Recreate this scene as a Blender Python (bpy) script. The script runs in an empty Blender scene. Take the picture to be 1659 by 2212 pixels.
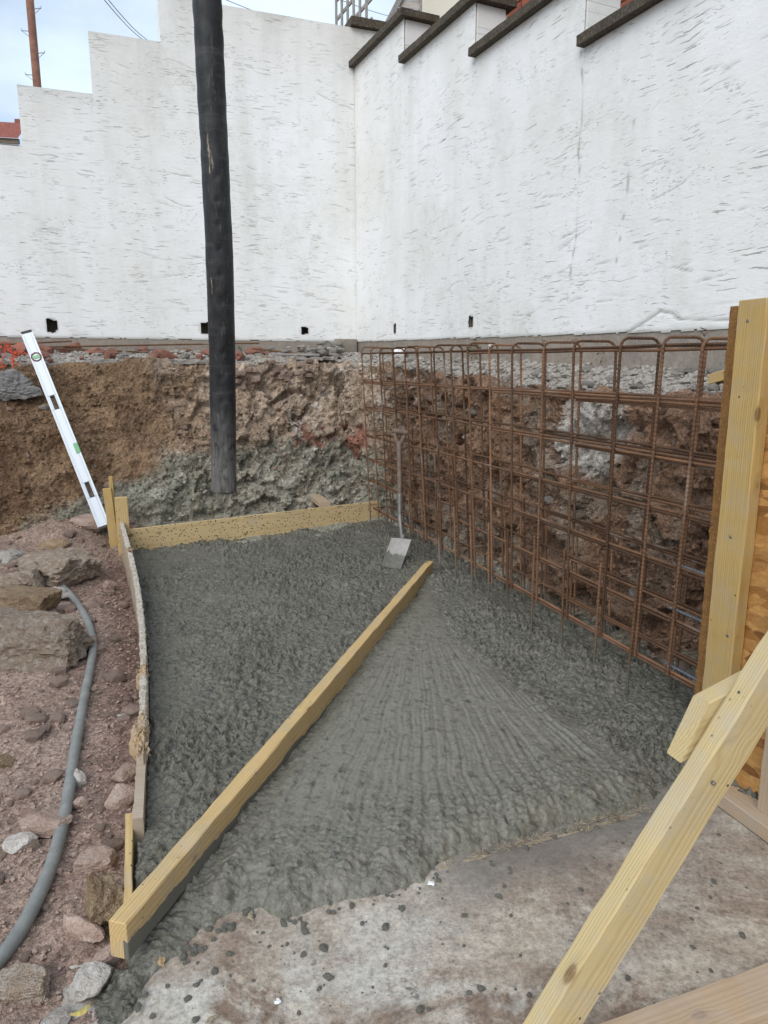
import bpy, bmesh, math, random
import numpy as np
from mathutils import Matrix, Vector

# ------------------------------------------------------------------ camera, sky, sun, exposure
sc = bpy.context.scene
FPX, PITCH, CAMH = 1534.0, math.radians(11.3), 1.30          # pixels are on a 1659 x 2212 sheet
cd = bpy.data.cameras.new('camera'); cam = bpy.data.objects.new('camera', cd)
sc.collection.objects.link(cam); sc.camera = cam
cam.location = (0, 0, CAMH); cam.rotation_euler = (math.pi/2 - PITCH, 0, 0)
cd.sensor_fit = 'VERTICAL'; cd.sensor_height = 24.0; cd.lens = 24.0*FPX/2212.0
cd.clip_start = 0.05; cd.clip_end = 2000

SUN_DIR = Vector((-0.30, -0.70, 0.66)).normalized()          # towards the sun, behind thin cloud
w = bpy.data.worlds.new('World'); sc.world = w; w.use_nodes = True
wt = w.node_tree; wt.nodes.clear()
wo = wt.nodes.new('ShaderNodeOutputWorld'); bg = wt.nodes.new('ShaderNodeBackground')
sky = wt.nodes.new('ShaderNodeTexSky'); sky.sky_type = 'NISHITA'; sky.sun_disc = False
sky.sun_elevation = math.asin(SUN_DIR.z); sky.sun_rotation = math.atan2(SUN_DIR.x, SUN_DIR.y)
sky.air_density = 1.0; sky.dust_density = 1.5
tc = wt.nodes.new('ShaderNodeTexCoord'); mp = wt.nodes.new('ShaderNodeMapping')
mp.inputs['Scale'].default_value = (1.6, 1.6, 3.2)
cn = wt.nodes.new('ShaderNodeTexNoise'); cn.inputs['Scale'].default_value = 2.2; cn.inputs['Detail'].default_value = 7
cr = wt.nodes.new('ShaderNodeValToRGB')
cr.color_ramp.elements[0].position = 0.36; cr.color_ramp.elements[0].color = (.42, .42, .42, 1)
cr.color_ramp.elements[1].position = 0.66; cr.color_ramp.elements[1].color = (.90, .90, .90, 1)
mx = wt.nodes.new('ShaderNodeMix'); mx.data_type = 'RGBA'; mx.inputs[7].default_value = (7.4, 8.7, 10.2, 1)
wt.links.new(tc.outputs['Generated'], mp.inputs['Vector']); wt.links.new(mp.outputs[0], cn.inputs['Vector'])
wt.links.new(cn.outputs[0], cr.inputs[0]); wt.links.new(cr.outputs[0], mx.inputs[0])
wt.links.new(sky.outputs[0], mx.inputs[6]); wt.links.new(mx.outputs[2], bg.inputs['Color'])
bg.inputs['Strength'].default_value = 0.1
wt.links.new(bg.outputs[0], wo.inputs[0])
sl = bpy.data.lights.new('sun', 'SUN'); sl.energy = 1.5; sl.angle = math.radians(45); sl.color = (1, .96, .9)
so = bpy.data.objects.new('sun', sl); sc.collection.objects.link(so)
so.rotation_euler = SUN_DIR.to_track_quat('Z', 'Y').to_euler(); so.location = (-4, -4, 9)
sc.view_settings.view_transform = 'Standard'; sc.view_settings.look = 'None'
sc.view_settings.exposure = 0.45; sc.view_settings.gamma = 1.0
sc.render.engine = 'CYCLES'

# ------------------------------------------------------------------ pixel -> place
cp, sp = math.cos(PITCH), math.sin(PITCH)
CAM = np.array([0, 0, CAMH]); FW = np.array([0, cp, -sp]); UP = np.array([0, sp, cp]); RT = np.array([1., 0, 0])
def ray(u, v): return FW + (u-829.5)/FPX*RT + (1106-v)/FPX*UP
def onz(u, v, z=0.0):
    r = ray(u, v); return CAM + r*((z-CAMH)/r[2])
def onpl(u, v, p, n):
    r = ray(u, v); return CAM + r*(np.dot(p-CAM, n)/np.dot(r, n))
def deep(u, v, dep): return CAM + ray(u, v)*dep
def V3(*a): return np.array(a, float)
# the pit's own axes: cage line d / n, corner of the two white walls
D = V3(.334, -.9425, 0); D /= np.linalg.norm(D); N = V3(-D[1], D[0], 0); CA = V3(-.104, 5.903, 0)
N = V3(.9425, .334, 0); N /= np.linalg.norm(N)
NC = 1.875                                   # n of the cage's front face
def dn(s, n, z): return CA + D*s + N*(n-NC) + V3(0, 0, z)
CW = V3(-.29, 7.6, 0)
DB = V3(.936, .352, 0); DB /= np.linalg.norm(DB); NB = V3(DB[1], -DB[0], 0)      # back wall, NB towards pit
DR = V3(.418, -.909, 0); DR /= np.linalg.norm(DR); NR = V3(DR[1], -DR[0], 0)     # right wall, NR towards pit

rng = np.random.default_rng(7); random.seed(7)

# ------------------------------------------------------------------ noise
_P = np.random.default_rng(3).permutation(256); _P = np.concatenate([_P, _P, _P])
_G = np.random.default_rng(4).normal(size=(256, 3)); _G /= np.linalg.norm(_G, axis=1)[:, None]
def perlin(p):
    p = np.asarray(p, float); i = np.floor(p).astype(np.int64); f = p - i; i &= 255
    u = f*f*f*(f*(f*6-15)+10); r = 0
    for dx in (0, 1):
        for dy in (0, 1):
            for dz in (0, 1):
                g = _G[_P[_P[_P[(i[:, 0]+dx) & 255]+((i[:, 1]+dy) & 255)]+((i[:, 2]+dz) & 255)]]
                q = g[:, 0]*(f[:, 0]-dx)+g[:, 1]*(f[:, 1]-dy)+g[:, 2]*(f[:, 2]-dz)
                r = r + q*(u[:, 0] if dx else 1-u[:, 0])*(u[:, 1] if dy else 1-u[:, 1])*(u[:, 2] if dz else 1-u[:, 2])
    return r*1.5
def fbm(p, o=4, g=.5, lac=2.03):
    r = 0; a = 1.; s = 0
    for k in range(o):
        r = r + a*perlin(p*(lac**k)+k*17.3); s += a; a *= g
    return r/s
def ridged(p, o=4, g=.5):
    r = 0; a = 1.; s = 0
    for k in range(o):
        r = r + a*(1-2*np.abs(perlin(p*(2.1**k)+k*9.1))); s += a; a *= g
    return r/s
_H = np.random.default_rng(5).random((4096, 4))
def worley(p):
    p = np.asarray(p, float); i = np.floor(p).astype(np.int64); f1 = np.full(len(p), 9.); f2 = np.full(len(p), 9.); cid = np.zeros(len(p)); hid = np.zeros(len(p), np.int64); vec = np.zeros((len(p), 3))
    for dx in (-1, 0, 1):
        for dy in (-1, 0, 1):
            for dz in (-1, 0, 1):
                c = i+np.array([dx, dy, dz]); h = ((c[:, 0]*73856093) ^ (c[:, 1]*19349663) ^ (c[:, 2]*83492791)) & 4095
                q = c+_H[h, :3]-p; dd = np.sqrt((q*q).sum(1)); m = dd < f1
                f2 = np.where(m, f1, np.minimum(f2, dd)); cid = np.where(m, _H[h, 3], cid); f1 = np.where(m, dd, f1); hid = np.where(m, h, hid); vec = np.where(m[:, None], q, vec)
    global TILT; TILT = (vec*_G[hid & 255]).sum(1); return f1, f2, cid
def sst(a, b, x):
    t = np.clip((x-a)/(b-a), 0, 1); return t*t*(3-2*t)
def seg_dist(px, py, poly, closed=False):
    best = np.full(px.shape, 1e9); m = len(poly)
    for k in range(m if closed else m-1):
        ax, ay = poly[k]; bx, by = poly[(k+1) % m]; vx, vy = bx-ax, by-ay
        t = np.clip(((px-ax)*vx+(py-ay)*vy)/(vx*vx+vy*vy+1e-12), 0, 1)
        best = np.minimum(best, np.hypot(px-ax-t*vx, py-ay-t*vy))
    return best
def inside(px, py, poly):
    r = np.zeros(px.shape, bool); m = len(poly)
    for k in range(m):
        ax, ay = poly[k]; bx, by = poly[(k+1) % m]
        c = ((ay > py) != (by > py)) & (px < (bx-ax)*(py-ay)/(by-ay+1e-12)+ax); r ^= c
    return r
def sdf(px, py, poly): return np.where(inside(px, py, poly), 1, -1)*seg_dist(px, py, poly, True)

# ------------------------------------------------------------------ objects
COL = sc.collection
def link(o, parent=None):
    COL.objects.link(o)
    if parent is not None: o.parent = parent
    return o
def tag(o, label=None, cat=None, group=None, kind=None):
    if label: o['label'] = label
    if cat: o['category'] = cat
    if group: o['group'] = group
    if kind: o['kind'] = kind
    return o
def mesh_np(name, v, f, m=None, smooth=True, attrs=None):
    me = bpy.data.meshes.new(name); v = np.asarray(v, np.float32); f = np.asarray(f, np.int32)
    me.vertices.add(len(v)); me.vertices.foreach_set('co', v.ravel()); k = f.shape[1]
    me.loops.add(f.size); me.loops.foreach_set('vertex_index', f.ravel())
    me.polygons.add(len(f)); me.polygons.foreach_set('loop_start', np.arange(0, f.size, k, dtype=np.int32))
    try: me.polygons.foreach_set('loop_total', np.full(len(f), k, np.int32))
    except Exception: pass
    me.polygons.foreach_set('use_smooth', np.full(len(f), bool(smooth)))
    me.update(calc_edges=True)
    for kname, a in (attrs or {}).items():
        a = np.asarray(a, np.float32)
        if a.ndim == 1:
            at = me.attributes.new(kname, 'FLOAT', 'POINT'); at.data.foreach_set('value', a)
        else:
            at = me.attributes.new(kname, 'FLOAT_COLOR', 'POINT')
            at.data.foreach_set('color', np.concatenate([a, np.ones((len(a), 1), np.float32)], 1).ravel())
    if m: me.materials.append(m)
    return me
def obj_np(name, v, f, m=None, parent=None, smooth=True, attrs=None):
    return link(bpy.data.objects.new(name, mesh_np(name, v, f, m, smooth, attrs)), parent)
def obj_me(name, me, parent=None): return link(bpy.data.objects.new(name, me), parent)
def empty(name, loc=(0, 0, 0)):
    o = bpy.data.objects.new(name, None); o.location = loc; o.empty_display_size = .1; return link(o)
def grid_faces(nr, nc, wrap=False, mask=None):
    r = np.arange(nr-1)[:, None]; c = np.arange(nc if wrap else nc-1)[None, :]; c1 = (c+1) % nc
    f = np.stack([r*nc+c, r*nc+c1, (r+1)*nc+c1, (r+1)*nc+c], -1)
    if mask is not None: f = f[mask]
    return f.reshape(-1, 4)
def compact(v, f, attrs):
    used = np.unique(f); mp_ = np.full(len(v), -1); mp_[used] = np.arange(len(used))
    return v[used], mp_[f], {k: a[used] for k, a in attrs.items()}
class Bx:                                     # several boxes / prisms joined into one part
    def __init__(s): s.v = []; s.f = []
    def hexa(s, pts):
        b = len(s.v); s.v += [tuple(p) for p in pts]
        s.f += [tuple(b+i for i in q) for q in ((0, 3, 2, 1), (4, 5, 6, 7), (0, 1, 5, 4), (1, 2, 6, 5), (2, 3, 7, 6), (3, 0, 4, 7))]
        return s
    def box(s, o, ax, ay, az):
        o, ax, ay, az = map(np.asarray, (o, ax, ay, az))
        return s.hexa([o, o+ax, o+ax+ay, o+ay, o+az, o+ax+az, o+ax+ay+az, o+ay+az])
    def build(s, name, m, parent=None, bevel=0, seg=2):
        me = bpy.data.meshes.new(name); me.from_pydata(s.v, [], s.f); me.materials.append(m)
        bm = bmesh.new(); bm.from_mesh(me); bmesh.ops.recalc_face_normals(bm, faces=bm.faces[:])
        if bevel: bmesh.ops.bevel(bm, geom=bm.edges[:], offset=bevel, segments=seg, affect='EDGES', profile=.6)
        bm.to_mesh(me); bm.free()
        return link(bpy.data.objects.new(name, me), parent)
def frames(P):
    P = np.asarray(P, float); T = np.gradient(P, axis=0); T /= np.linalg.norm(T, axis=1)[:, None]
    ref = V3(0, 0, 1) if abs(T[0, 2]) < .9 else V3(1, 0, 0); a = np.cross(T[0], ref); a /= np.linalg.norm(a); A = []
    for t in T:
        a = a-t*np.dot(a, t); a /= np.linalg.norm(a); A.append(a)
    A = np.array(A); return T, A, np.cross(T, A)
def tube_data(P, rad, sides=8, cap=True):
    P = np.asarray(P, float); T, A, B = frames(P); rad = np.broadcast_to(rad, (len(P),)) if np.ndim(rad) < 2 else rad
    th = np.arange(sides)*2*np.pi/sides
    R = rad[:, None] if rad.ndim == 1 else rad
    v = P[:, None, :]+R[..., None]*(np.cos(th)[None, :, None]*A[:, None, :]+np.sin(th)[None, :, None]*B[:, None, :])
    v = v.reshape(-1, 3); f = grid_faces(len(P), sides, True)
    if cap:
        k = len(v); v = np.vstack([v, P[0], P[-1]]); j = np.arange(sides); j1 = (j+1) % sides; e = (len(P)-1)*sides
        f = np.vstack([f, np.stack([j1, j, np.full(sides, k), np.full(sides, k)], 1), np.stack([e+j, e+j1, np.full(sides, k+1), np.full(sides, k+1)], 1)])
    return v, f
def tube(name, P, rad, m, parent=None, sides=8):
    v, f = tube_data(P, rad, sides, False); o = obj_np(name, v, f, m, parent)
    me = o.data; bm = bmesh.new(); bm.from_mesh(me); bmesh.ops.holes_fill(bm, edges=[e for e in bm.edges if e.is_boundary]); bm.to_mesh(me); bm.free()
    return o
def resample(P, step):
    P = np.asarray(P, float); L = np.concatenate([[0], np.cumsum(np.linalg.norm(np.diff(P, axis=0), axis=1))])
    k = max(2, int(L[-1]/step)+1); t = np.linspace(0, L[-1], k); return np.stack([np.interp(t, L, P[:, i]) for i in range(3)], 1)
def spline(P, k=12):
    P = [np.asarray(p, float) for p in P]; P = [2*P[0]-P[1]]+P+[2*P[-1]-P[-2]]; out = []
    for i in range(1, len(P)-2):
        for t in np.linspace(0, 1, k, endpoint=False):
            a, b, c, d_ = P[i-1], P[i], P[i+1], P[i+2]
            out.append(.5*((2*b)+(c-a)*t+(2*a-5*b+4*c-d_)*t*t+(3*b-3*c+d_-a)*t**3))
    out.append(P[-2]); return np.array(out)

# ------------------------------------------------------------------ materials
class Mat:
    def __init__(s, name):
        s.m = bpy.data.materials.new(name); s.m.use_nodes = True; s.t = s.m.node_tree; s.t.nodes.clear()
    def nd(s, ty): return s.t.nodes.new(ty)
    def set(s, sock, val):
        if hasattr(val, 'is_linked') or isinstance(val, bpy.types.NodeSocket): s.t.links.new(val, sock)
        elif isinstance(val, (tuple, list)) and sock.type == 'RGBA' and len(val) == 3: sock.default_value = (*val, 1)
        else: sock.default_value = val
    def co(s, k='Object'): return s.nd('ShaderNodeTexCoord').outputs[k]
    def map(s, v, scale=(1, 1, 1), loc=(0, 0, 0), rot=(0, 0, 0)):
        n = s.nd('ShaderNodeMapping'); s.set(n.inputs['Vector'], v); n.inputs['Scale'].default_value = scale
        n.inputs['Location'].default_value = loc; n.inputs['Rotation'].default_value = rot; return n.outputs[0]
    def noise(s, v, sc_, det=4, rough=.55, dist=0, col=False):
        n = s.nd('ShaderNodeTexNoise'); s.set(n.inputs['Vector'], v); n.inputs['Scale'].default_value = sc_
        n.inputs['Detail'].default_value = det; n.inputs['Roughness'].default_value = rough; n.inputs['Distortion'].default_value = dist
        return n.outputs[1 if col else 0]
    def vor(s, v, sc_, feat='F1', out='Distance', rnd=1):
        n = s.nd('ShaderNodeTexVoronoi'); n.feature = feat; s.set(n.inputs['Vector'], v); n.inputs['Scale'].default_value = sc_
        n.inputs['Randomness'].default_value = rnd; return n.outputs[out]
    def ramp(s, f, stops):
        n = s.nd('ShaderNodeValToRGB'); s.set(n.inputs[0], f); e = n.color_ramp.elements
        while len(e) < len(stops): e.new(.5)
        for k, (p, c) in enumerate(stops):
            e[k].position = p; e[k].color = (c, c, c, 1) if not isinstance(c, (tuple, list)) else (*c, 1)
        return n.outputs[0]
    def mix(s, f, a, b, bl='MIX'):
        n = s.nd('ShaderNodeMix'); n.data_type = 'RGBA'; n.blend_type = bl
        s.set(n.inputs[0], f); s.set(n.inputs[6], a); s.set(n.inputs[7], b); return n.outputs[2]
    def math(s, op, a, b=0., c=None):
        n = s.nd('ShaderNodeMath'); n.operation = op; s.set(n.inputs[0], a); s.set(n.inputs[1], b)
        if c is not None: s.set(n.inputs[2], c)
        return n.outputs[0]
    def attr(s, name, out='Fac'):
        n = s.nd('ShaderNodeAttribute'); n.attribute_name = name; return n.outputs[out]
    def sep(s, v):
        n = s.nd('ShaderNodeSeparateXYZ'); s.set(n.inputs[0], v); return n.outputs
    def comb(s, x, y, z):
        n = s.nd('ShaderNodeCombineXYZ'); s.set(n.inputs[0], x); s.set(n.inputs[1], y); s.set(n.inputs[2], z); return n.outputs[0]
    def rnd(s): return s.nd('ShaderNodeObjectInfo').outputs['Random']
    def vadd(s, a, b):
        n = s.nd('ShaderNodeVectorMath'); n.operation = 'ADD'; s.set(n.inputs[0], a); s.set(n.inputs[1], b); return n.outputs[0]
    def bump(s, h, st=.5, dist=.01, nrm=None):
        n = s.nd('ShaderNodeBump'); s.set(n.inputs['Height'], h); n.inputs['Strength'].default_value = st; n.inputs['Distance'].default_value = dist
        if nrm is not None: s.set(n.inputs['Normal'], nrm)
        return n.outputs[0]
    def out(s, col, rough=.8, nrm=None, metal=0., spec=.4):
        b = s.nd('ShaderNodeBsdfPrincipled'); o = s.nd('ShaderNodeOutputMaterial')
        s.set(b.inputs['Base Color'], col); s.set(b.inputs['Roughness'], rough); s.set(b.inputs['Metallic'], metal)
        s.set(b.inputs['Specular IOR Level'], spec)
        if nrm is not None: s.set(b.inputs['Normal'], nrm)
        s.t.links.new(b.outputs[0], o.inputs[0]); return s.m

def m_render():
    s = Mat('white_render'); c = s.co(); big = s.noise(c, .9, 4, .6); med = s.noise(c, 5, 5, .65); fine = s.noise(c, 90, 3, .6)
    wu = s.attr('wu'); z = s.sep(c)[2]; wv = s.comb(wu, z, 0.)
    col = s.mix(s.ramp(big, [(.35, 0), (.75, 1)]), (.82, .828, .835), (.735, .735, .705))
    col = s.mix(s.math('MULTIPLY', s.ramp(med, [(.5, 0), (.72, 1)]), .22), col, (.60, .60, .54))
    streak = s.noise(s.map(c, (3.5, 3.5, .25)), 1.0, 4, .6)
    col = s.mix(s.math('MULTIPLY', s.ramp(streak, [(.52, 0), (.72, 1)]), .3), col, (.57, .575, .52))
    stain = s.math('MULTIPLY', s.ramp(s.noise(s.map(c, (1, 1, .55)), 1.6, 6, .7), [(.50, 0), (.68, 1)]), s.ramp(s.noise(c, 16, 5, .7), [(.35, .2), (.65, 1)]))
    col = s.mix(s.math('MULTIPLY', stain, .42), col, (.45, .46, .39))
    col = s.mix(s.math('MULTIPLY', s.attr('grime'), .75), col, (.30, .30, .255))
    tl = s.noise(s.map(wv, (2.6, 4.5, 1)), 1., 2, .5); tl2 = s.noise(s.map(wv, (14, 30, 1)), 1., 3, .6)
    zz = s.math('ADD', z, s.math('ADD', s.math('MULTIPLY', tl, .10), s.math('MULTIPLY', tl2, .016))); mask = None
    for (a, b, thr, g0, gs, off, k) in ((2.0, 42., .140, .51, 2.1, 0., .9), (3.4, 50., .150, .53, 3.0, 5.3, .9), (7.5, 74., .165, .52, 3.7, 11.7, .8), (16., 60., .16, .54, 2.7, 23.1, .7)):
        vn = s.nd('ShaderNodeTexVoronoi'); vn.voronoi_dimensions = '2D'; vn.inputs['Scale'].default_value = 1.
        s.set(vn.inputs['Vector'], s.comb(s.math('MULTIPLY_ADD', wu, a, off), s.math('MULTIPLY', zz, b), 0.))
        d = s.ramp(vn.outputs['Distance'], [(thr*.72, 1), (thr, 0)])
        gate = s.ramp(s.noise(s.vadd(s.map(wv, (1, 1.5, 1)), (off, off*.7, 0)), gs, 4, .65), [(g0, 0), (g0+.10, 1)])
        h = s.ramp(s.sep(vn.outputs['Color'])[0], [(0, .35), (1, 1)])
        e = s.math('MULTIPLY', s.math('MULTIPLY', d, gate), s.math('MULTIPLY', h, k)); mask = e if mask is None else s.math('MAXIMUM', mask, e)
    dirt = s.math('MAXIMUM', mask, s.attr('dirt'))
    col = s.mix(s.math('MULTIPLY', dirt, .76), col, (.20, .19, .165))
    speck = s.ramp(s.vor(s.map(c, (1, 1, .6)), 30), [(.05, 1), (.08, 0)]); gt = s.ramp(s.noise(c, 3, 2), [(.46, 0), (.56, 1)])
    col = s.mix(s.math('MULTIPLY', s.math('MULTIPLY', speck, gt), .8), col, (.12, .12, .11))
    b = s.bump(fine, .3, .004); b = s.bump(s.noise(s.map(c, (14, 14, 46)), 1., 4, .65), .26, .008, b); b = s.bump(s.math('MULTIPLY', mask, -1.), .8, .006, b)
    return s.out(col, .85, b, spec=.25)
def m_stone(name, a, b_, c_, sc_=6, bs=.6, bd=.02, rnd=True, rough=.9, moss=None):
    s = Mat(name); c = s.co()
    if rnd: c = s.vadd(c, s.math('MULTIPLY', s.rnd(), 37.))
    n1 = s.noise(c, sc_, 6, .65); n2 = s.noise(c, sc_*5, 5, .7); n3 = s.noise(c, sc_*22, 3, .7)
    col = s.mix(s.ramp(n1, [(.35, 0), (.68, 1)]), a, b_); col = s.mix(s.ramp(n2, [(.48, 0), (.72, 1)]), col, c_)
    col = s.mix(s.math('MULTIPLY', s.ramp(n3, [(.3, 1), (.5, 0)]), .45), col, tuple(x*.35 for x in a))
    if rnd: col = s.mix(1., col, s.ramp(s.rnd(), [(0, .78), (1, 1.15)]), 'MULTIPLY')
    h = s.math('ADD', s.math('MULTIPLY', n2, .6), s.math('MULTIPLY', n3, .4))
    return s.out(col, rough, s.bump(n1, bs*.5, bd*2, s.bump(h, bs, bd*1.3)), spec=.25)
def m_earth(name='earth', bs=.9):
    s = Mat(name); c = s.co(); col = s.attr('Col', 'Color')
    n1 = s.noise(c, 9, 6, .7); n2 = s.noise(c, 45, 5, .7); n3 = s.noise(c, 150, 3, .7)
    col = s.mix(1., col, s.ramp(n1, [(.28, .68), (.5, 1.), (.74, 1.32)]), 'MULTIPLY')
    col = s.mix(1., col, s.ramp(n2, [(.30, .6), (.5, 1.), (.70, 1.38)]), 'MULTIPLY'); col = s.mix(1., col, s.ramp(s.noise(c, 95, 4, .75), [(.32, .5), (.5, 1.), (.68, 1.42)]), 'MULTIPLY')
    fl = s.ramp(s.vor(c, 42), [(.10, 1), (.17, 0)]); gate = s.ramp(s.noise(c, 6, 3), [(.5, 0), (.62, 1)])
    col = s.mix(s.math('MULTIPLY', s.math('MULTIPLY', fl, gate), .55), col, (.5, .43, .36))
    h = s.math('ADD', s.math('MULTIPLY', n2, .7), s.math('MULTIPLY', n3, .35))
    b = s.bump(h, 1., .03); b = s.bump(n1, .6, .06, b); b = s.bump(s.vor(c, 34, 'F1'), .5, .02, b)
    return s.out(col, .95, b, spec=.15)
def m_wet():
    s = Mat('wet_concrete'); c = s.co(); sm = s.attr('smooth'); n1 = s.noise(c, 2.2, 4, .6); n2 = s.noise(c, 28, 5, .65); n3 = s.noise(c, 120, 3, .6)
    col = s.mix(n1, (.118, .113, .090), (.168, .161, .130)); col = s.mix(s.math('MULTIPLY', sm, .8), col, (.198, .191, .153))
    g4 = s.noise(c, 75, 4, .75); col = s.mix(1., col, s.mix(s.math('MULTIPLY', sm, .55), s.ramp(g4, [(.32, .52), (.5, 1.), (.68, 1.35)]), (1, 1, 1)), 'MULTIPLY'); col = s.mix(s.ramp(s.noise(c, 26, 5, .75), [(.34, .8), (.47, 0)]), col, (.045, .045, .039))
    h = s.math('ADD', s.math('MULTIPLY', n2, .7), s.math('MULTIPLY', n3, .4))
    kk = s.math('MULTIPLY_ADD', sm, -.7, 1.); bmp = s.bump(s.math('MULTIPLY', h, kk), .9, .014); bmp = s.bump(s.math('MULTIPLY', s.vor(c, 48), kk), .5, .012, bmp)
    r = s.math('ADD', s.math('MULTIPLY', s.ramp(s.noise(c, 14, 4), [(.3, 0), (.7, 1)]), .25), s.math('MULTIPLY_ADD', sm, -.12, .36))
    return s.out(col, r, bmp, spec=.36)
def m_slab():
    s = Mat('old_concrete'); c = s.co(); n0 = s.noise(c, 1.3, 5, .65); n1 = s.noise(c, 4.5, 6, .7, .4); n2 = s.noise(c, 38, 5, .7); n3 = s.noise(c, 160, 2, .6)
    col = s.mix(s.ramp(n1, [(.3, 0), (.7, 1)]), (.365, .318, .255), (.50, .45, .375))
    col = s.mix(s.ramp(n0, [(.45, 0), (.7, .7)]), col, (.30, .26, .222))
    st = s.noise(s.vadd(c, (3.3, 1.7, 0)), 3.0, 7, .72, .5)
    x = s.sep(c); near = s.ramp(s.math('ADD', s.math('MULTIPLY', x[1], -.9), 2.0), [(.2, 0), (.75, 1)])
    col = s.mix(s.math('MULTIPLY', s.ramp(st, [(.50, 0), (.58, .85)]), near), col, (.165, .108, .075))
    wh = s.noise(s.vadd(c, (9.3, 4.7, 0)), 2.6, 6, .7, .4); left = s.ramp(x[0], [(.25, 1), (.6, 0)])
    col = s.mix(s.math('MULTIPLY', s.math('MULTIPLY', s.ramp(wh, [(.5, 0), (.6, .8)]), left), near), col, (.47, .45, .405))
    dk = s.ramp(s.noise(s.vadd(c, (5.3, 8.7, 0)), 11, 5, .7), [(.65, 0), (.70, .7)]); col = s.mix(dk, col, (.09, .088, .078))
    sm1 = s.ramp(s.noise(s.map(c, (2.2, 5, 1), rot=(0, 0, .35)), 1.3, 7, .75), [(.47, 0), (.64, .75)]); col = s.mix(sm1, col, (.27, .205, .155)); sp_ = s.ramp(s.vor(c, 62), [(.09, 1), (.15, 0)]); g = s.ramp(s.noise(c, 7, 3), [(.44, 0), (.6, 1)])
    col = s.mix(s.math('MULTIPLY', s.math('MULTIPLY', sp_, g), .85), col, (.075, .07, .062))
    col = s.mix(1., col, s.ramp(n2, [(.25, .58), (.5, 1), (.75, 1.24)]), 'MULTIPLY'); col = s.mix(1., col, s.ramp(s.noise(c, 110, 4, .7), [(.3, .62), (.5, 1), (.7, 1.25)]), 'MULTIPLY')
    wetn = s.attr('wetness'); col = s.mix(s.math('MULTIPLY', wetn, .75), col, (.13, .122, .11))
    h = s.math('ADD', s.math('MULTIPLY', n2, .6), s.math('MULTIPLY', n3, .4))
    return s.out(col, .85, s.bump(h, .5, .006), spec=.3)
def m_timber(name, light, dark, ringk=62., speck=0., smear=None, dusty=0., dust=(.40, .34, .28), grainst=.25, rot=0):
    s = Mat(name); o = s.co(); r = s.rnd(); x, y, z = s.sep(o)[:3]
    wob = s.noise(s.map(o, (1.3, 6, 6)), 1.0, 3, .5, 0, True); wv = s.sep(wob)
    oy = s.math('ADD', s.math('ADD', y, s.math('MULTIPLY_ADD', r, .10, .02)), s.math('MULTIPLY', wv[0], .030))
    oz = s.math('ADD', s.math('ADD', z, s.math('MULTIPLY_ADD', r, -.06, .065)), s.math('MULTIPLY', wv[1], .030))
    # knots: rings bend round scattered points
    kv = s.comb(s.math('MULTIPLY_ADD', x, 6., s.math('MULTIPLY', r, 51.)), s.math('MULTIPLY', y, 12.), s.math('MULTIPLY', z, 12.))
    kd = s.vor(kv, 1.0); kn = s.ramp(kd, [(.12, 1), (.17, .5), (.30, 0)]); kcore = s.ramp(kd, [(.11, 1), (.16, 0)])
    rad = s.math('SQRT', s.math('ADD', s.math('MULTIPLY', oy, oy), s.math('MULTIPLY', oz, oz)))
    ring = s.math('SINE', s.math('ADD', s.math('MULTIPLY', rad, ringk*2*2.3*3.14159), s.math('MULTIPLY', kn, 5.)))
    ring = s.ramp(s.math('MULTIPLY_ADD', ring, .5, .5), [(0, 0), (.65, .45), (1, 1)])
    gr = s.noise(s.map(o, (3, 160, 160)), 1.0, 4, .7)
    f = s.math('MULTIPLY_ADD', gr, .74, s.math('MULTIPLY', ring, .26))
    col = s.mix(s.ramp(f, [(.25, 0), (.8, 1)]), light, dark)
    col = s.mix(s.math('MULTIPLY', s.noise(s.map(o, (1.2, 4, 4)), 1.5, 4), .5), col, tuple(a*.8+b*.2 for a, b in zip(light, dark)))
    kg = s.ramp(s.noise(s.map(kv, (.5, .5, .5)), 1., 2), [(.46, 0), (.54, 1)]); col = s.mix(s.math('MULTIPLY', s.math('MULTIPLY', kn, kg), .45), col, tuple(a*.8 for a in dark)); col = s.mix(s.math('MULTIPLY', s.math('MULTIPLY', kcore, kg), s.math('MULTIPLY_ADD', gr, .6, .4)), col, (.15, .075, .03))
    if dusty:
        dn_ = s.ramp(s.noise(o, 9, 6, .7), [(.5-.3*dusty, 0), (.75, 1)]); col = s.mix(s.math('MULTIPLY', dn_, .85), col, dust)
    gs = s.ramp(s.noise(o, 5.5, 3), [(.60, 0), (.72, 1)]); col = s.mix(s.math('MULTIPLY', gs, .22), col, (.42, .42, .38))
    if speck:
        sk = s.ramp(s.vor(s.map(o, (1, 1, 1)), 48), [(.13+.10*speck, 1), (.19+.10*speck, 0)]); g = s.ramp(s.noise(o, 13, 4, .7), [(.60-.22*speck, 0), (.66-.2*speck, 1)])
        col = s.mix(s.math('MULTIPLY', s.math('MULTIPLY', sk, g), .92), col, (.05, .05, .044))
    if smear is not None:                      # cement up to an uneven height on the lower part
        lim = s.math('MULTIPLY_ADD', s.noise(s.map(o, (7, 30, 30)), 1., 4, .65), .045, s.math('MULTIPLY_ADD', s.math('MINIMUM', x, 1.9), -.026, smear-.012))
        lo = s.math('MULTIPLY', s.math('LESS_THAN', z, lim), s.math('LESS_THAN', y, -.012)); col = s.mix(lo, col, (.135, .131, .108))
    bmp = s.bump(f, grainst*2, .003)
    return s.out(col, .72, bmp, spec=.3)
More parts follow.
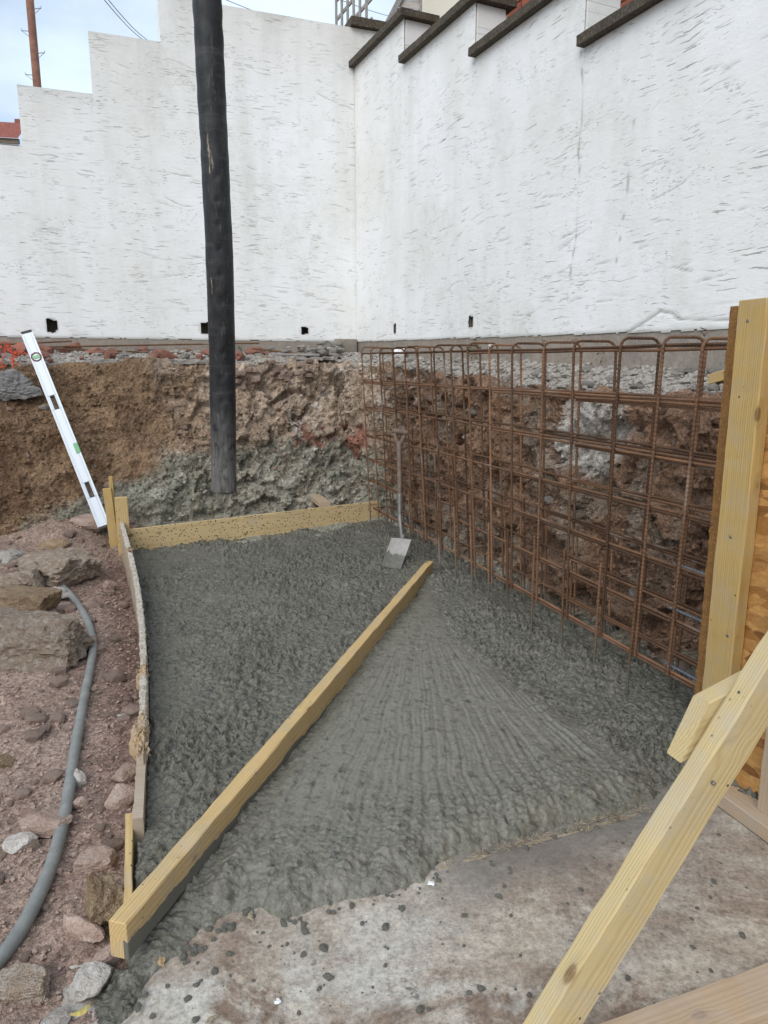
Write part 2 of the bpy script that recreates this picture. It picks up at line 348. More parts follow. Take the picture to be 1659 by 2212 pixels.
def m_osb():
    s = Mat('osb'); o = s.co(); n = s.noise(o, 5, 2, .5, 0, True); v = s.vadd(s.map(o, (7, 7, 18), rot=(0, .5, 0)), n)
    vn = s.nd('ShaderNodeTexVoronoi'); s.set(vn.inputs['Vector'], v); vn.inputs['Scale'].default_value = 2.2
    h = s.sep(vn.outputs['Color'])[0]; col = s.ramp(h, [(0, (.20, .085, .022)), (.35, (.42, .20, .055)), (.7, (.55, .30, .10)), (1, (.33, .16, .05))])
    g = s.noise(s.map(o, (9, 60, 140), rot=(0, .5, 0)), 1, 4); col = s.mix(1., col, s.ramp(g, [(.2, .7), (.8, 1.2)]), 'MULTIPLY')
    return s.out(col, .6, s.bump(s.math('ADD', h, g), .4, .003), spec=.4)
def m_rust():
    s = Mat('rusty_steel'); c = s.vadd(s.co(), s.math('MULTIPLY', s.rnd(), 23.)); n1 = s.noise(c, 7, 5, .7); n2 = s.noise(c, 70, 4, .7); r = s.rnd()
    col = s.mix(s.ramp(n1, [(.32, 0), (.68, 1)]), (.085, .050, .033), (.235, .117, .053)); col = s.mix(s.ramp(n2, [(.4, 0), (.75, .8)]), col, (.20, .118, .082))
    col = s.mix(1., col, s.ramp(r, [(0, .5), (.5, .9), (.8, 1.15), (1, 1.4)]), 'MULTIPLY')
    cem = s.ramp(s.sep(s.nd('ShaderNodeNewGeometry').outputs['Position'])[2], [(.06, .9), (.16, 0)])
    col = s.mix(cem, col, (.115, .115, .102))
    pale = s.math('MULTIPLY', s.ramp(s.noise(c, 3.2, 3), [(.62, 0), (.7, .7)]), .6); col = s.mix(pale, col, (.36, .30, .25))
    return s.out(col, .75, s.bump(n2, .4, .002), .25, .3)
def m_plain(name, col, rough=.6, metal=0., var=.25, sc_=12, bump=.15, spec=.4, dark=None):
    s = Mat(name); c = s.co(); n = s.noise(c, sc_, 5, .65); n2 = s.noise(c, sc_*6, 3, .6)
    k = s.mix(s.ramp(n, [(.3, 0), (.7, 1)]), tuple(x*(1-var) for x in col), tuple(min(1, x*(1+var*.5)) for x in col))
    if dark: k = s.mix(s.ramp(n2, [(.55, 0), (.7, .7)]), k, dark)
    return s.out(k, rough, s.bump(n2, bump, .004), metal, spec)
def m_black_rubber():
    s = Mat('black_rubber'); c = s.co(); n = s.noise(s.map(c, (11, 11, 7)), 1.6, 6, .75); n2 = s.noise(s.map(c, (60, 60, 9)), 1, 4, .7)
    col = s.mix(s.ramp(n, [(.35, 0), (.75, 1)]), (.005, .0055, .007), (.030, .030, .031))
    col = s.mix(s.math('MULTIPLY', s.ramp(n2, [(.58, 0), (.75, 1)]), .6), col, (.13, .12, .105))
    sc2 = s.ramp(s.noise(s.map(c, (16, 16, 2.2)), 1.4, 6, .75), [(.63, 0), (.68, 1)]); col = s.mix(s.math('MULTIPLY', sc2, s.attr('scuff')), col, (.30, .245, .18))
    col = s.mix(s.math('MULTIPLY', s.attr('dust'), s.ramp(n2, [(.3, .2), (.7, 1)])), col, (.22, .21, .195))
    bnd = s.noise(s.map(c, (3, 3, 26)), 1., 4, .7); col = s.mix(s.ramp(bnd, [(.52, 0), (.7, .5)]), col, (.075, .073, .07)); blk = s.ramp(s.noise(s.map(c, (16, 16, 11)), 1., 4, .7), [(.36, 1), (.46, 0)]); col = s.mix(s.math('MULTIPLY', blk, .85), col, (.006, .0065, .008)); ra = s.ramp(n, [(.3, .42), (.7, .65)])
    return s.out(col, ra, s.bump(s.math('ADD', n, n2), .35, .006), spec=.4)
def m_grey_hose():
    s = Mat('grey_hose'); o = s.co(); n = s.noise(o, 14, 5, .7); n2 = s.noise(o, 90, 4, .7)
    col = s.mix(s.ramp(n, [(.3, 0), (.7, 1)]), (.165, .172, .165), (.26, .265, .25)); col = s.mix(s.ramp(n2, [(.58, 0), (.72, .7)]), col, (.34, .32, .28))
    b = s.nd('ShaderNodeTexWave'); return s.out(col, .6, s.bump(n2, .2, .003), spec=.35)
def m_alu():
    s = Mat('aluminium'); o = s.co(); n = s.noise(s.map(o, (4, 60, 60)), 1, 4, .7); sp_ = s.ramp(s.vor(o, 70), [(.07, 1), (.11, 0)]); g = s.ramp(s.noise(o, 5, 3), [(.5, 0), (.6, 1)])
    col = s.mix(n, (.40, .44, .48), (.55, .58, .61)); col = s.mix(s.math('MULTIPLY', s.math('MULTIPLY', sp_, g), .8), col, (.15, .13, .11))
    return s.out(col, s.ramp(n, [(.2, .30), (.8, .5)]), None, .55, .5)

M = dict(
    render=m_render(), coping=m_stone('weathered_coping', (.100, .082, .060), (.055, .047, .038), (.20, .175, .135), 14, .9, .012, False),
    plinth=m_stone('grey_plinth', (.30, .255, .21), (.225, .20, .175), (.345, .30, .25), 2.4, .5, .008, False),
    masonry=m_stone('wall_core', (.22, .19, .15), (.15, .12, .09), (.32, .28, .22), 9, .9, .02, False),
    earth=m_earth(), wet=m_wet(), slab=m_slab(),
    beam=m_timber('screed_timber', (.61, .44, .21), (.38, .24, .095), 58, speck=.12, dusty=.1, dust=(.42, .34, .22), smear=-.012),
    timber=m_timber('fresh_timber', (.57, .455, .24), (.39, .28, .125), 62, speck=.08, dusty=.12, dust=(.44, .385, .29)),
    stud=m_timber('yellow_timber', (.52, .365, .14), (.32, .20, .065), 55, speck=.08, dusty=.12, dust=(.40, .31, .19)),
    dusty=m_timber('dusty_timber', (.50, .36, .21), (.35, .22, .12), 55, dusty=.7),
    ply=m_timber('splashed_board', (.60, .46, .25), (.47, .32, .15), 30, speck=1.),
    plyl=m_timber('speckled_board', (.58, .43, .21), (.44, .29, .12), 30, speck=.45),
    oldply=m_timber('weathered_board', (.40, .32, .23), (.28, .21, .14), 40, dusty=.5),
    lime=m_stone('cement_crust', (.60, .56, .48), (.36, .30, .23), (.70, .67, .6), 34, .9, .006, False),
    splinter=m_timber('splintered_wood', (.50, .355, .19), (.22, .125, .055), 40, dusty=.35, dust=(.40, .33, .25), grainst=.6),
    fibre=m_plain('wood_fibre', (.36, .295, .205), .9, var=.5, sc_=40),
    osb=m_osb(), osbedge=m_stone('osb_edge', (.38, .19, .06), (.26, .12, .04), (.50, .29, .11), 40, 1., .008, False),
    rust=m_rust(), rubber=m_black_rubber(), ghose=m_grey_hose(), alu=m_alu(),
    steel=m_plain('worn_steel', (.21, .20, .19), .5, .5, .35, 30), shaft=m_plain('old_ash_wood', (.17, .125, .095), .7, 0, .4, 18, .3),
    blade=m_plain('dried_cement_blade', (.34, .32, .30), .8, 0, .2, 24, .3, dark=(.33, .31, .29)), wetc=m_plain('cement_wet', (.135, .131, .110), .55, 0, .35, 40, .5),
    plast=m_plain('black_plastic', (.03, .028, .026), .5), redp=m_plain('red_plastic', (.16, .035, .03), .5), vial=m_plain('green_vial', (.20, .42, .22), .15, 0, .1, 9, 0),
    rock=m_stone('limestone', (.35, .26, .19), (.44, .35, .27), (.62, .56, .49), 7, 1., .03),
    rockred=m_stone('red_sandstone', (.36, .25, .20), (.42, .31, .25), (.50, .41, .35), 6, .8, .02),
    rockpale=m_stone('pale_stone', (.52, .48, .43), (.42, .36, .31), (.66, .64, .60), 8, .9, .02),
    rockgrey=m_stone('grey_rubble', (.30, .27, .235), (.36, .335, .30), (.46, .44, .41), 9, .9, .015),
    rockbrown=m_stone('brown_stone', (.30, .205, .125), (.39, .285, .18), (.47, .37, .25), 6, 1., .03),
    tarmac=m_stone('old_tarmac', (.36, .355, .345), (.46, .455, .445), (.60, .59, .57), 30, 1., .02),
    brick=m_stone('red_brick', (.30, .085, .045), (.38, .13, .07), (.24, .075, .05), 10, .6, .006),
    brickrub=m_stone('brick_rubble', (.30, .12, .085), (.36, .17, .12), (.42, .28, .23), 9, .8, .012),
    mortar=m_stone('mortar', (.34, .29, .23), (.28, .24, .19), (.40, .35, .28), 20, .6, .004, False),
    cream=m_plain('cream_render', (.74, .69, .57), .85, var=.06, sc_=3), tile=m_plain('red_tile', (.26, .085, .06), .8, var=.3, sc_=9),
    pole=m_plain('pole_wood', (.27, .135, .095), .85, 0, .4, 4, .4), galv=m_plain('galvanised', (.33, .34, .37), .5, .4), wire=m_plain('wire', (.22, .23, .25), .6),
    greywood=m_plain('grey_weathered_wood', (.33, .31, .29), .85, 0, .35, 14, .3), gable=m_plain('pale_weatherboard', (.50, .46, .41), .8, 0, .25, 10, .3),
    dowel=m_plain('fresh_steel', (.17, .18, .20), .5, .5, .3, 30), net=m_plain('orange_net', (.75, .10, .04), .5), bag=m_plain('white_plastic', (.78, .78, .78), .35, var=.08), leaf=m_plain('leaf', (.07, .13, .035), .6, var=.5),
    yleaf=m_plain('yellow_scrap', (.50, .40, .12), .6, var=.3), ground=m_plain('earth_far', (.24, .17, .12), .95, 0, .3, 1.0, .5), glass=m_plain('window_glass', (.03, .035, .04), .1, spec=.6))

# ================================================================== STRUCTURE
# ---- far ground, upper ground behind the walls
tag(Bx().box((-300, -300, -1.0), (600, 0, 0), (0, 600, 0), (0, 0, .4)).build('ground', M['ground']), kind='structure')
def poly_sheet(name, pts, z, m):
    me = bpy.data.meshes.new(name); me.from_pydata([(p[0], p[1], z) for p in pts], [], [tuple(range(len(pts)))]); me.materials.append(m); return obj_me(name, me)
pb = CW-DB*30; pr = CW+DR*14
tag(poly_sheet('upper_ground', [pb-NB*.2, CW-NB*.2-NR*.2, pr-NR*.2, pr-NR*60, CW-NB*80-NR*60, pb-NB*80], 1.2, M['ground']), kind='structure')

# ---- the excavated faces: one sheet from the pit floor up to the lip and back over the ledge to the walls
def face_controls():
    K = []                                   # base xy, lip xy, zlip, wall xy, zledge
    for a_, ob, ol in ((5.4, 1.5, .85), (4.2, 1.45, .82), (3.0, 1.38, .80), (2., 1.28, .80), (1.1, 1.20, .78)):
        q = CW-DB*a_; K.append((q+NB*ob, q+NB*ol, 1.335, q-NB*.05, 1.47))
    K.append((CW+DR*1.05+NR*.42, CW+DR*.62+NR*.38, 1.335, CW, 1.47))
    K.append((CW+DR*1.30+NR*.34, CW+DR*1.1+NR*.24, 1.32, CW+DR*.75-NR*.05, 1.42))
    for b_, ob, ol, zl, zw in ((2.0, .31, .22, 1.255, 1.39), (3.0, .38, .30, 1.205, 1.35), (4.0, .45, .38, 1.165, 1.31), (5.2, .52, .45, 1.14, 1.265), (6.8, .62, .52, 1.12, 1.24)):
        q = CW+DR*b_; K.append((q+NR*ob, q+NR*ol, zl, q-NR*.05, zw))
    return K
K = face_controls(); lipP = np.array([k[1] for k in K]); arc = np.concatenate([[0], np.cumsum(np.linalg.norm(np.diff(lipP, axis=0), axis=1))])
NCOL = int(arc[-1]/.0115); ss = np.linspace(0, arc[-1], NCOL)
def ip(idx):
    A = np.array([k[idx] for k in K], float)
    if A.ndim == 1: return np.interp(ss, arc, A)
    out = np.stack([np.interp(ss, arc, A[:, i]) for i in range(2)], 1)
    ker = np.hanning(41); ker /= ker.sum(); pad = np.vstack([np.repeat(out[:1], 20, 0), out, np.repeat(out[-1:], 20, 0)])
    return np.stack([np.convolve(pad[:, i], ker, 'valid') for i in range(2)], 1)
base, lip, wal, zl, zw = ip(0), ip(1), ip(3), ip(2), ip(4)
NF, NL = 118, 46
rows = []
for k in range(NF):
    t = k/(NF-1); z = -.22+(zl+.22)*t; bulge = .10*np.sin(np.pi*min(1, t*1.05))**1.0*(t < .96)
    xy = base*(1-t)+lip*t; rows.append(np.column_stack([xy, z]))
for k in range(1, NL+1):
    t = k/NL; xy = lip*(1-t)+wal*t; rows.append(np.column_stack([xy, zl*(1-t)+zw*t+.02*math.sin(math.pi*t)]))
G = np.array(rows); NRW = len(rows)
du = np.gradient(G, axis=1); dv = np.gradient(G, axis=0); nr_ = np.cross(du, dv); nr_ /= np.linalg.norm(nr_, axis=2)[..., None]+1e-9
ker = np.hanning(15); ker /= ker.sum()
for i in range(3): nr_[..., i] = np.apply_along_axis(lambda x: np.convolve(np.pad(x, 7, mode='edge'), ker, 'valid'), 0, nr_[..., i])
if nr_[NRW-5, 50, 2] < 0: nr_ = -nr_
P = G.reshape(-1, 3); rowi = np.repeat(np.arange(NRW), NCOL); arci = np.tile(ss, NRW); onface = (rowi < NF)
arc_c = arc[5]                                # arc at the corner
wob = fbm(P*1.9+5, 3); rock = np.clip(sst(arc_c-2.3, arc_c-1.2, arci+wob*.8), 0, 1)       # towards the corner and right: blocky rock; left: crumbly earth
f1, f2, cid = worley(np.column_stack([P[:, 0]*5.0, P[:, 1]*5.0, P[:, 2]*6.5])+fbm(P*5, 3)[:, None]*.5); tA = TILT
g1, g2, gid = worley(P*14+fbm(P*9, 2)[:, None]*.4); tB = TILT
k1, k2, kid = worley(P*33+fbm(P*20, 2)[:, None]*.3); tC = TILT
rd = ridged(P*3.4+11, 5, .55)
disp = .12*fbm(P*1.3+2, 4)+.045*rd+rock*(.075*(cid-.5)+.055*tA)+(.35+.65*rock)*(.028*(gid-.5)+.022*tB)+(.5+.5*rock)*(.008*(kid-.5)+.006*tC)+(.35+.65*(1-rock))*.021*ridged(P*8, 5, .62)+.012*fbm(P*30, 3, .6)
fz = P[:, 2]
disp -= .10*np.exp(-((fz-1.12)/.13)**2)*(arci < arc_c)*(.4+.8*fbm(P*2.2+31, 2))*onface        # undercut below the lip
right = arci > arc_c; ar0 = arci-arc_c
disp -= right*onface*.06*sst(.5, 1., fz)*np.clip(np.exp(-((arci-arc_c-1.15)/.33)**2)*1.9, 0, 1)  # hollow behind the cage
led = np.clip((rowi-NF)/6., 0, 1); disp = disp*(1-led)+led*(.035*fbm(P*4+3, 4, .6)+.018*(g2-g1)*1)
smr = sst(.5, 1.2, ar0)*onface; disp = disp*(1-.35*smr)+smr*(.05*(cid-.5)+.05*tA)
disp *= np.clip((NRW-1-rowi)/6., .25, 1)
VP = P+nr_.reshape(-1, 3)*disp[:, None]
# clamp so the right-hand face never comes through the cage
nn = (VP-CA)@N+NC; over = (right & ((VP-CA)@D > .1) & (nn < 2.085) & (fz < 1.22)); VP[over] += np.outer(2.085-nn[over]+.012*g1[over], N)
# own colours of the layers
def lerp(a, b, t): return a*(1-t[:, None])+b*t[:, None]
c_br, c_bd, c_gg, c_tan, c_red, c_wh, c_ru, c_dk = map(np.array, ((.285, .188, .115), (.170, .103, .063), (.35, .336, .272), (.50, .395, .305), (.33, .13, .085), (.74, .70, .64), (.44, .405, .365), (.28, .165, .105)))
ar = arci-arc_c; nA = fbm(VP*2.3, 4); nB = fbm(VP*5+9, 4); nCc = fbm(VP*1.1+4, 3)
col = lerp(np.tile(c_br, (len(VP), 1)), c_bd, sst(-.1, .35, nA))
col = lerp(col, c_tan, sst(-1.9, -1.2, ar+nA*.7)*(.55+.45*sst(-.2, .2, nB)))
col = lerp(col, c_dk, sst(.45, 1.1, ar+nA*.5)*.86)
col = lerp(col, np.array((.34, .275, .215)), sst(.35, .6, ar+nB*.4)*sst(.04, .28, nA+nB*.5)*.8)
ztop = .56+.14*np.exp(-((ar+.6)/.8)**2)+.14*nA+.08*nB-.36*sst(-1.5, -2.7, ar)-.4*sst(-2.7, -3.1, ar)-.5*sst(.3, 1.8, ar)
col = lerp(col, c_gg, sst(.07, -.07, VP[:, 2]-ztop)*(.72+.28*sst(-.2, .15, nB)))
redm = sst(.18, .30, nB*.8+nA*.5+.3*np.exp(-((VP[:, 2]-.72)/.2)**2)-.22)*sst(-1.7, -.9, ar)*(1-sst(.6, 1.3, ar))
col = lerp(col, c_red, redm*.8)
wst = np.abs(fbm(np.column_stack([VP[:, 0]*5+VP[:, 2]*1.6, VP[:, 1]*5, VP[:, 2]*.9]), 3)); wm = sst(.05, .0, wst)*sst(.05, .3, nCc+.15)*sst(-1.9, -1.1, ar)*(1-sst(1., 1.6, ar))
col = lerp(col, c_wh, wm*.75)
pk = np.exp(-((ar-3.55)/.36)**2-((VP[:, 2]-.98)/.26)**2); col = lerp(col, c_wh*.92, sst(.35, .75, pk+nB*.35)*.8)       # pale mortar patch behind the cage
crevice = 0
col = lerp(col, c_ru, led*(.75+.25*sst(-.2, .2, nB))*1.0)
col = col*(1+.40*(gid-.5)*rock*onface+.22*(kid-.5))[:, None]
obj = obj_np('excavation_bank', VP, grid_faces(NRW, NCOL), M['earth'], attrs={'Col': col}); tag(obj, kind='structure')
LEDGE = VP.reshape(NRW, NCOL, 3)
rgb_ = np.random.default_rng(55); NBC = 20000; ri = rgb_.integers(8, NF-2, NBC); ci_ = rgb_.integers(int(NCOL*.06), int(NCOL*.97), NBC); vi = ri*NCOL+ci_; keepb = fbm(VP[vi]*2.6+8, 3) > rgb_.uniform(-.45, .3, NBC); vi = vi[keepb]
szb = rgb_.choice([.005, .009, .015, .024], len(vi), p=[.42, .36, .17, .05])*rgb_.uniform(.7, 1.3, len(vi)); nb3 = nr_.reshape(-1, 3)[vi]
bv = np.array([[1, 0, 0], [-1, 0, 0], [0, 1, 0], [0, -1, 0], [0, 0, 1], [0, 0, -1.]]); bf = np.array([[0, 2, 4], [2, 1, 4], [1, 3, 4], [3, 0, 4], [2, 0, 5], [1, 2, 5], [3, 1, 5], [0, 3, 5]])
rot_b = np.linalg.qr(rgb_.normal(size=(len(vi), 3, 3)))[0]; vb = np.einsum('ij,kjl->kil', bv, rot_b)*rgb_.uniform(.55, 1.25, (len(vi), 6, 1))*szb[:, None, None]*np.array([1.15, 1.15, .8])+(VP[vi]+nb3*(szb*.25)[:, None])[:, None, :]
cb = np.repeat(col[vi]*rgb_.uniform(.75, 1.35, (len(vi), 1)), 6, 0)
crb = obj_np('bank_crumbs', vb.reshape(-1, 3), (bf[None]+(np.arange(len(vi))*6)[:, None, None]).reshape(-1, 3), M['earth'], smooth=False, attrs={'Col': cb}); crb['kind'] = 'stuff'
def ledge_pt(arcpos, t):
    return LEDGE[min(NRW-1, NF-1+int(t*NL)), int(np.clip(np.searchsorted(ss, arcpos), 0, NCOL-1))]
def a2arc(a_): return np.interp(-a_, [-k for k in (5.4, 4.2, 3., 2., 1.1, 0)], arc[:6])
def b2arc(b_): return np.interp(b_, [0, .75, 2., 3., 4., 5.2, 6.8], arc[5:])

# ---- the red ground on the left (and the pit bottom under everything)
def board_xy(t):                              # inner face of the left form board, plan
    q = V3(-1.89, 5.05, 0)+V3(.344, -.94, 0)*t; return q+V3(.94, .344, 0)*(.075*np.sin(np.pi*np.clip(t/3.7, 0, 1)))
LB = [board_xy(t) for t in np.linspace(-.1, 3.42, 16)]
LINE = [(p[0], p[1]) for p in LB]+[(-.70, 1.80), (-.60, 1.42), (-.52, 1.20), (-.47, .9), (-.45, .2)]
def line_x(y): 
    ys = np.array([p[1] for p in LINE])[::-1]; xs = np.array([p[0] for p in LINE])[::-1]; return np.interp(y, ys, xs)
def gz(x, y, detail=True):
    x = np.atleast_1d(np.asarray(x, float)); y = np.atleast_1d(np.asarray(y, float)); p = np.column_stack([x, y, np.zeros(len(x))])
    off = line_x(y)-x                          # metres to the left of the formwork
    z = -.075+.05*fbm(p*.9+3, 3)
    z += .42*sst(4.6, 6.7, y)*sst(.1, 1.6, off)+.10*sst(3.4, 5., y)*sst(.3, 1.2, off)
    z += .17*np.exp(-((x+2.47)/.30)**2-((y-5.42)/.24)**2)
    z += .05*np.exp(-((x+2.15)/.3)**2-((y-4.3)/.35)**2)
    z -= .05*sst(.25, .0, off)*sst(2.2, 3., y)
    if detail: z += .030*fbm(p*4+7, 4, .6)+.012*ridged(p*11, 3, .6)
    z = np.where(off < -.02, np.minimum(z, -.11), z)
    behind = (p@(-NB))-(V3(-1.9, 5.08, 0)@(-NB)); z = np.where((behind > .03) & (off < .15), -.03+.06*fbm(p*3, 3)+.10*sst(.1, .6, behind), z)
    return z
ys = .35*np.exp(np.linspace(0, math.log(7.3/.35), 400)); xs = np.concatenate([np.arange(-7, -3, .03), np.arange(-3, .75, .0125)])
X, Y = np.meshgrid(xs, ys); Z = gz(X.ravel(), Y.ravel()); Pg = np.column_stack([X.ravel(), Y.ravel(), Z])
w1, w2, wid = worley(np.column_stack([Pg[:, :2]*16, np.zeros(len(Pg))])); offg = line_x(Pg[:, 1])-Pg[:, 0]
v1, v2, vid = worley(np.column_stack([Pg[:, :2]*38, np.ones(len(Pg))]))
cl = sst(-.05, .25, fbm(Pg*1.7, 3)); lump = (np.clip(.42-w1, 0, 1)*.06*(wid > .45)+np.clip(.4-v1, 0, 1)*.022*(vid > .35))*(offg > 0)
Pg[:, 2] += lump*(.25+.75*cl)+.005*fbm(Pg*45, 2)*(offg > 0)
nG = fbm(Pg*2.0+1, 4); nH = fbm(Pg*6, 3)
cg = lerp(np.tile(np.array((.42, .305, .245)), (len(Pg), 1)), np.array((.50, .385, .32)), sst(-.15, .3, nG)); cg = lerp(cg, np.array((.30, .20, .16)), sst(.0, .35, nH)*.45)
cg = lerp(cg, np.array((.36, .285, .215)), sst(.28, .36, .42-w1)*(wid > .7)*.6)
dark_strip = sst(.42, .05, offg)*sst(1.5, 2.2, Pg[:, 1]); cg = lerp(cg, np.array((.27, .17, .135)), dark_strip*.8)
cg = lerp(cg, np.array((.31, .235, .17)), sst(4.7, 5.8, Pg[:, 1]+nG)*.8)
cg = lerp(cg, c_gg, sst(.1, -.1, offg)*sst(4.9, 5.3, Pg[:, 1]))
tag(obj_np('red_earth', Pg, grid_faces(len(ys), len(xs)), M['earth'], attrs={'Col': cg}), kind='structure')

# ---- old concrete floor in front
ZS = -.05
FRONT_PX = [(236, 2060), (232, 2125), (252, 2188), (290, 2172), (318, 2120), (410, 2065), (455, 2018), (520, 1990), (560, 1972), (602, 2006), (650, 1988), (760, 1955), (860, 1932), (925, 1912), (948, 1880), (1050, 1845), (1150, 1815), (1260, 1778), (1340, 1764), (1410, 1742), (1500, 1700)]
FRONT = [tuple(onz(u, v, ZS)[:2]) for u, v in FRONT_PX]
sx = np.arange(-.75, 2.3, .016); sy = np.arange(.3, 2.5, .016); X, Y = np.meshgrid(sx, sy); ps = np.column_stack([X.ravel(), Y.ravel(), np.zeros(X.size)])
zf = ZS+.004*fbm(ps*3, 3)+.0018*fbm(ps*22, 3); ed = seg_dist(ps[:, 0], ps[:, 1], FRONT[9:]); zf -= .04*sst(.0, .12, -((ps[:, 0]+.50)+.05*fbm(ps*5, 3)))
wet_ = sst(.24, .02, ed+.16*fbm(ps*6+3, 5, .62))*sst(.0, .3, ps[:, 0])
tag(obj_np('concrete_floor', np.column_stack([ps[:, :2], zf]), grid_faces(len(sy), len(sx)), M['slab'], attrs={'wetness': wet_}), kind='structure')

# ---- the fresh concrete
bbl, bbr = onz(270, 1145, .15), onz(885, 1075, .17)
PV = onz(905, 1292)[:2]
SCREED = [tuple(onz(u, v)[:2]) for u, v in [(936, 1236), (960, 1320), (1010, 1385), (1130, 1478), (1290, 1582), (1450, 1712), (1420, 1800), (1000, 1900), (600, 2060), (330, 2150), (268, 2062)]]
cy = 1.22*np.exp(np.linspace(0, math.log(6.55/1.22), 720)); cx = np.arange(-2.15, 1.75, .0056); X, Y = np.meshgrid(cx, cy); x, y = X.ravel(), Y.ravel(); pc = np.column_stack([x, y, np.zeros(len(x))])
OUT = [tuple(p[:2]) for p in LB]+[(-.70, 1.80), (-.60, 1.42)]+FRONT+[tuple(dn(4.25, 1.80, 0)[:2]), tuple(dn(4.4, 2.35, 0)[:2]), tuple(dn(0, 2.35, 0)[:2]), (bbr[0]+.1, bbr[1]), (bbl[0], bbl[1])]
d_in = sdf(x, y, OUT); d_fr = seg_dist(x, y, [(-.60, 1.42)]+FRONT)*np.where(inside(x, y, OUT), 1, -1)
sm = sst(-.06, .10, sdf(x, y, SCREED)+.035*fbm(pc*6, 3))
th = np.arctan2(y-PV[1], x-PV[0]); r = np.hypot(x-PV[0], y-PV[1])
q1, q2, qid = worley(np.column_stack([x*26, y*26, fbm(pc*9, 2)*1.2])); e1, e2, eid = worley(np.column_stack([x*58, y*58, np.full(len(x), .5)]))
bil = lambda k, o_: np.abs(perlin(pc*k+o_))
wp = pc+np.column_stack([fbm(pc*8+2, 2), fbm(pc*8+33, 2), x*0])*.03
wp = wp+np.column_stack([fbm(pc*21+5, 2), fbm(pc*21+45, 2), x*0])*.014
sw = np.column_stack([wp[:, 0]*.62, wp[:, 1]*1.25, wp[:, 2]])
rough_h = .024*fbm(pc*2.2+1, 3)+.020*fbm(pc*6+2, 3)+(.35+1.05*sst(-.30, .35, fbm(pc*2.4+14, 3)))*(.018*np.abs(perlin(sw*13+4))+.032*np.abs(perlin(sw*34+9))+.028*np.abs(perlin(sw*68+1)))+.016*(np.clip(.6-q1, 0, 1))*(qid > .5)+.012*np.clip(.6-e1, 0, 1)*(.3+eid)-.03
rid = onz(640, 1270)[:2]; dd = (y-rid[1])-.25*(x-rid[0]); rough_h += .020*np.exp(-(dd/.10)**2)*sst(.9, .2, np.abs(x-rid[0]))
th = th+.012*fbm(pc*4+6, 2); pol = np.column_stack([th*24, r*.4, np.zeros(len(x))]); pol2 = np.column_stack([th*68, r*.6, np.ones(len(x))])
nearf = sst(.42, .04, d_fr+.06*fbm(pc*5, 2))
fan = (.0034*ridged(pol, 1)+(.0030+.0055*sst(-.25, .3, fbm(pc*3.2+21, 3)))*ridged(pol2, 1)+.0028*ridged(np.column_stack([th*120, r*1.5, r*0+3]), 1)+.003*fbm(pc*5, 3))*np.clip(r/1.7, .12, 1.25)+.0008*fbm(pc*32, 3)+.0022*fbm(np.column_stack([th*130, r*9, r*0]), 2)
fan +=   .0048*np.abs(perlin(wp*34))*(.08+.88*sst(.0, .35, fbm(pc*2.5+8, 3)))+.0022*np.abs(perlin(wp*66))
fan += nearf*(.004*np.abs(perlin(wp*14))+.014*np.abs(perlin(wp*38))+.011*np.abs(perlin(wp*70))+.010*np.clip(.55-e1, 0, 1)+.010*fbm(pc*8, 3)-.006)
fan += (1-nearf)*.004*np.clip(.4-q1, 0, 1)*(qid > .55)
h = rough_h*(1-sm)+fan*sm-.006*sm
under = sst(1.60, 1.78, ((pc-CA)@N+NC)); h += under*.015
ledge_w = .11+.05*fbm(pc*6+8, 2); lob = d_fr+.030*fbm(pc*10+3, 3)+.016*(.5-q1)
prof = np.sqrt(np.clip(lob/np.maximum(ledge_w, .04), 0, 1))
tail = sst(.42, .25, np.hypot(x-FRONT[2][0], y-FRONT[2][1])-.02)
z = h-.012*tail; z = (z-(-.085))*prof+(-.085)
Vc = np.column_stack([x, y, z]); keep = (d_in > -.035).reshape(len(cy), len(cx))
fm = keep[:-1, :-1] & keep[1:, :-1] & keep[:-1, 1:] & keep[1:, 1:]
vv, ff, aa = compact(Vc, grid_faces(len(cy), len(cx), mask=fm), {'smooth': sm*(1-.45*nearf)})
tag(obj_np('fresh_concrete', vv, ff, M['wet'], attrs=aa), kind='structure')
def cz(px, py):
    j = np.searchsorted(cy, py); i = np.searchsorted(cx, px); return float(Z2[min(j, len(cy)-1), min(i, len(cx)-1)])
Z2 = z.reshape(len(cy), len(cx))

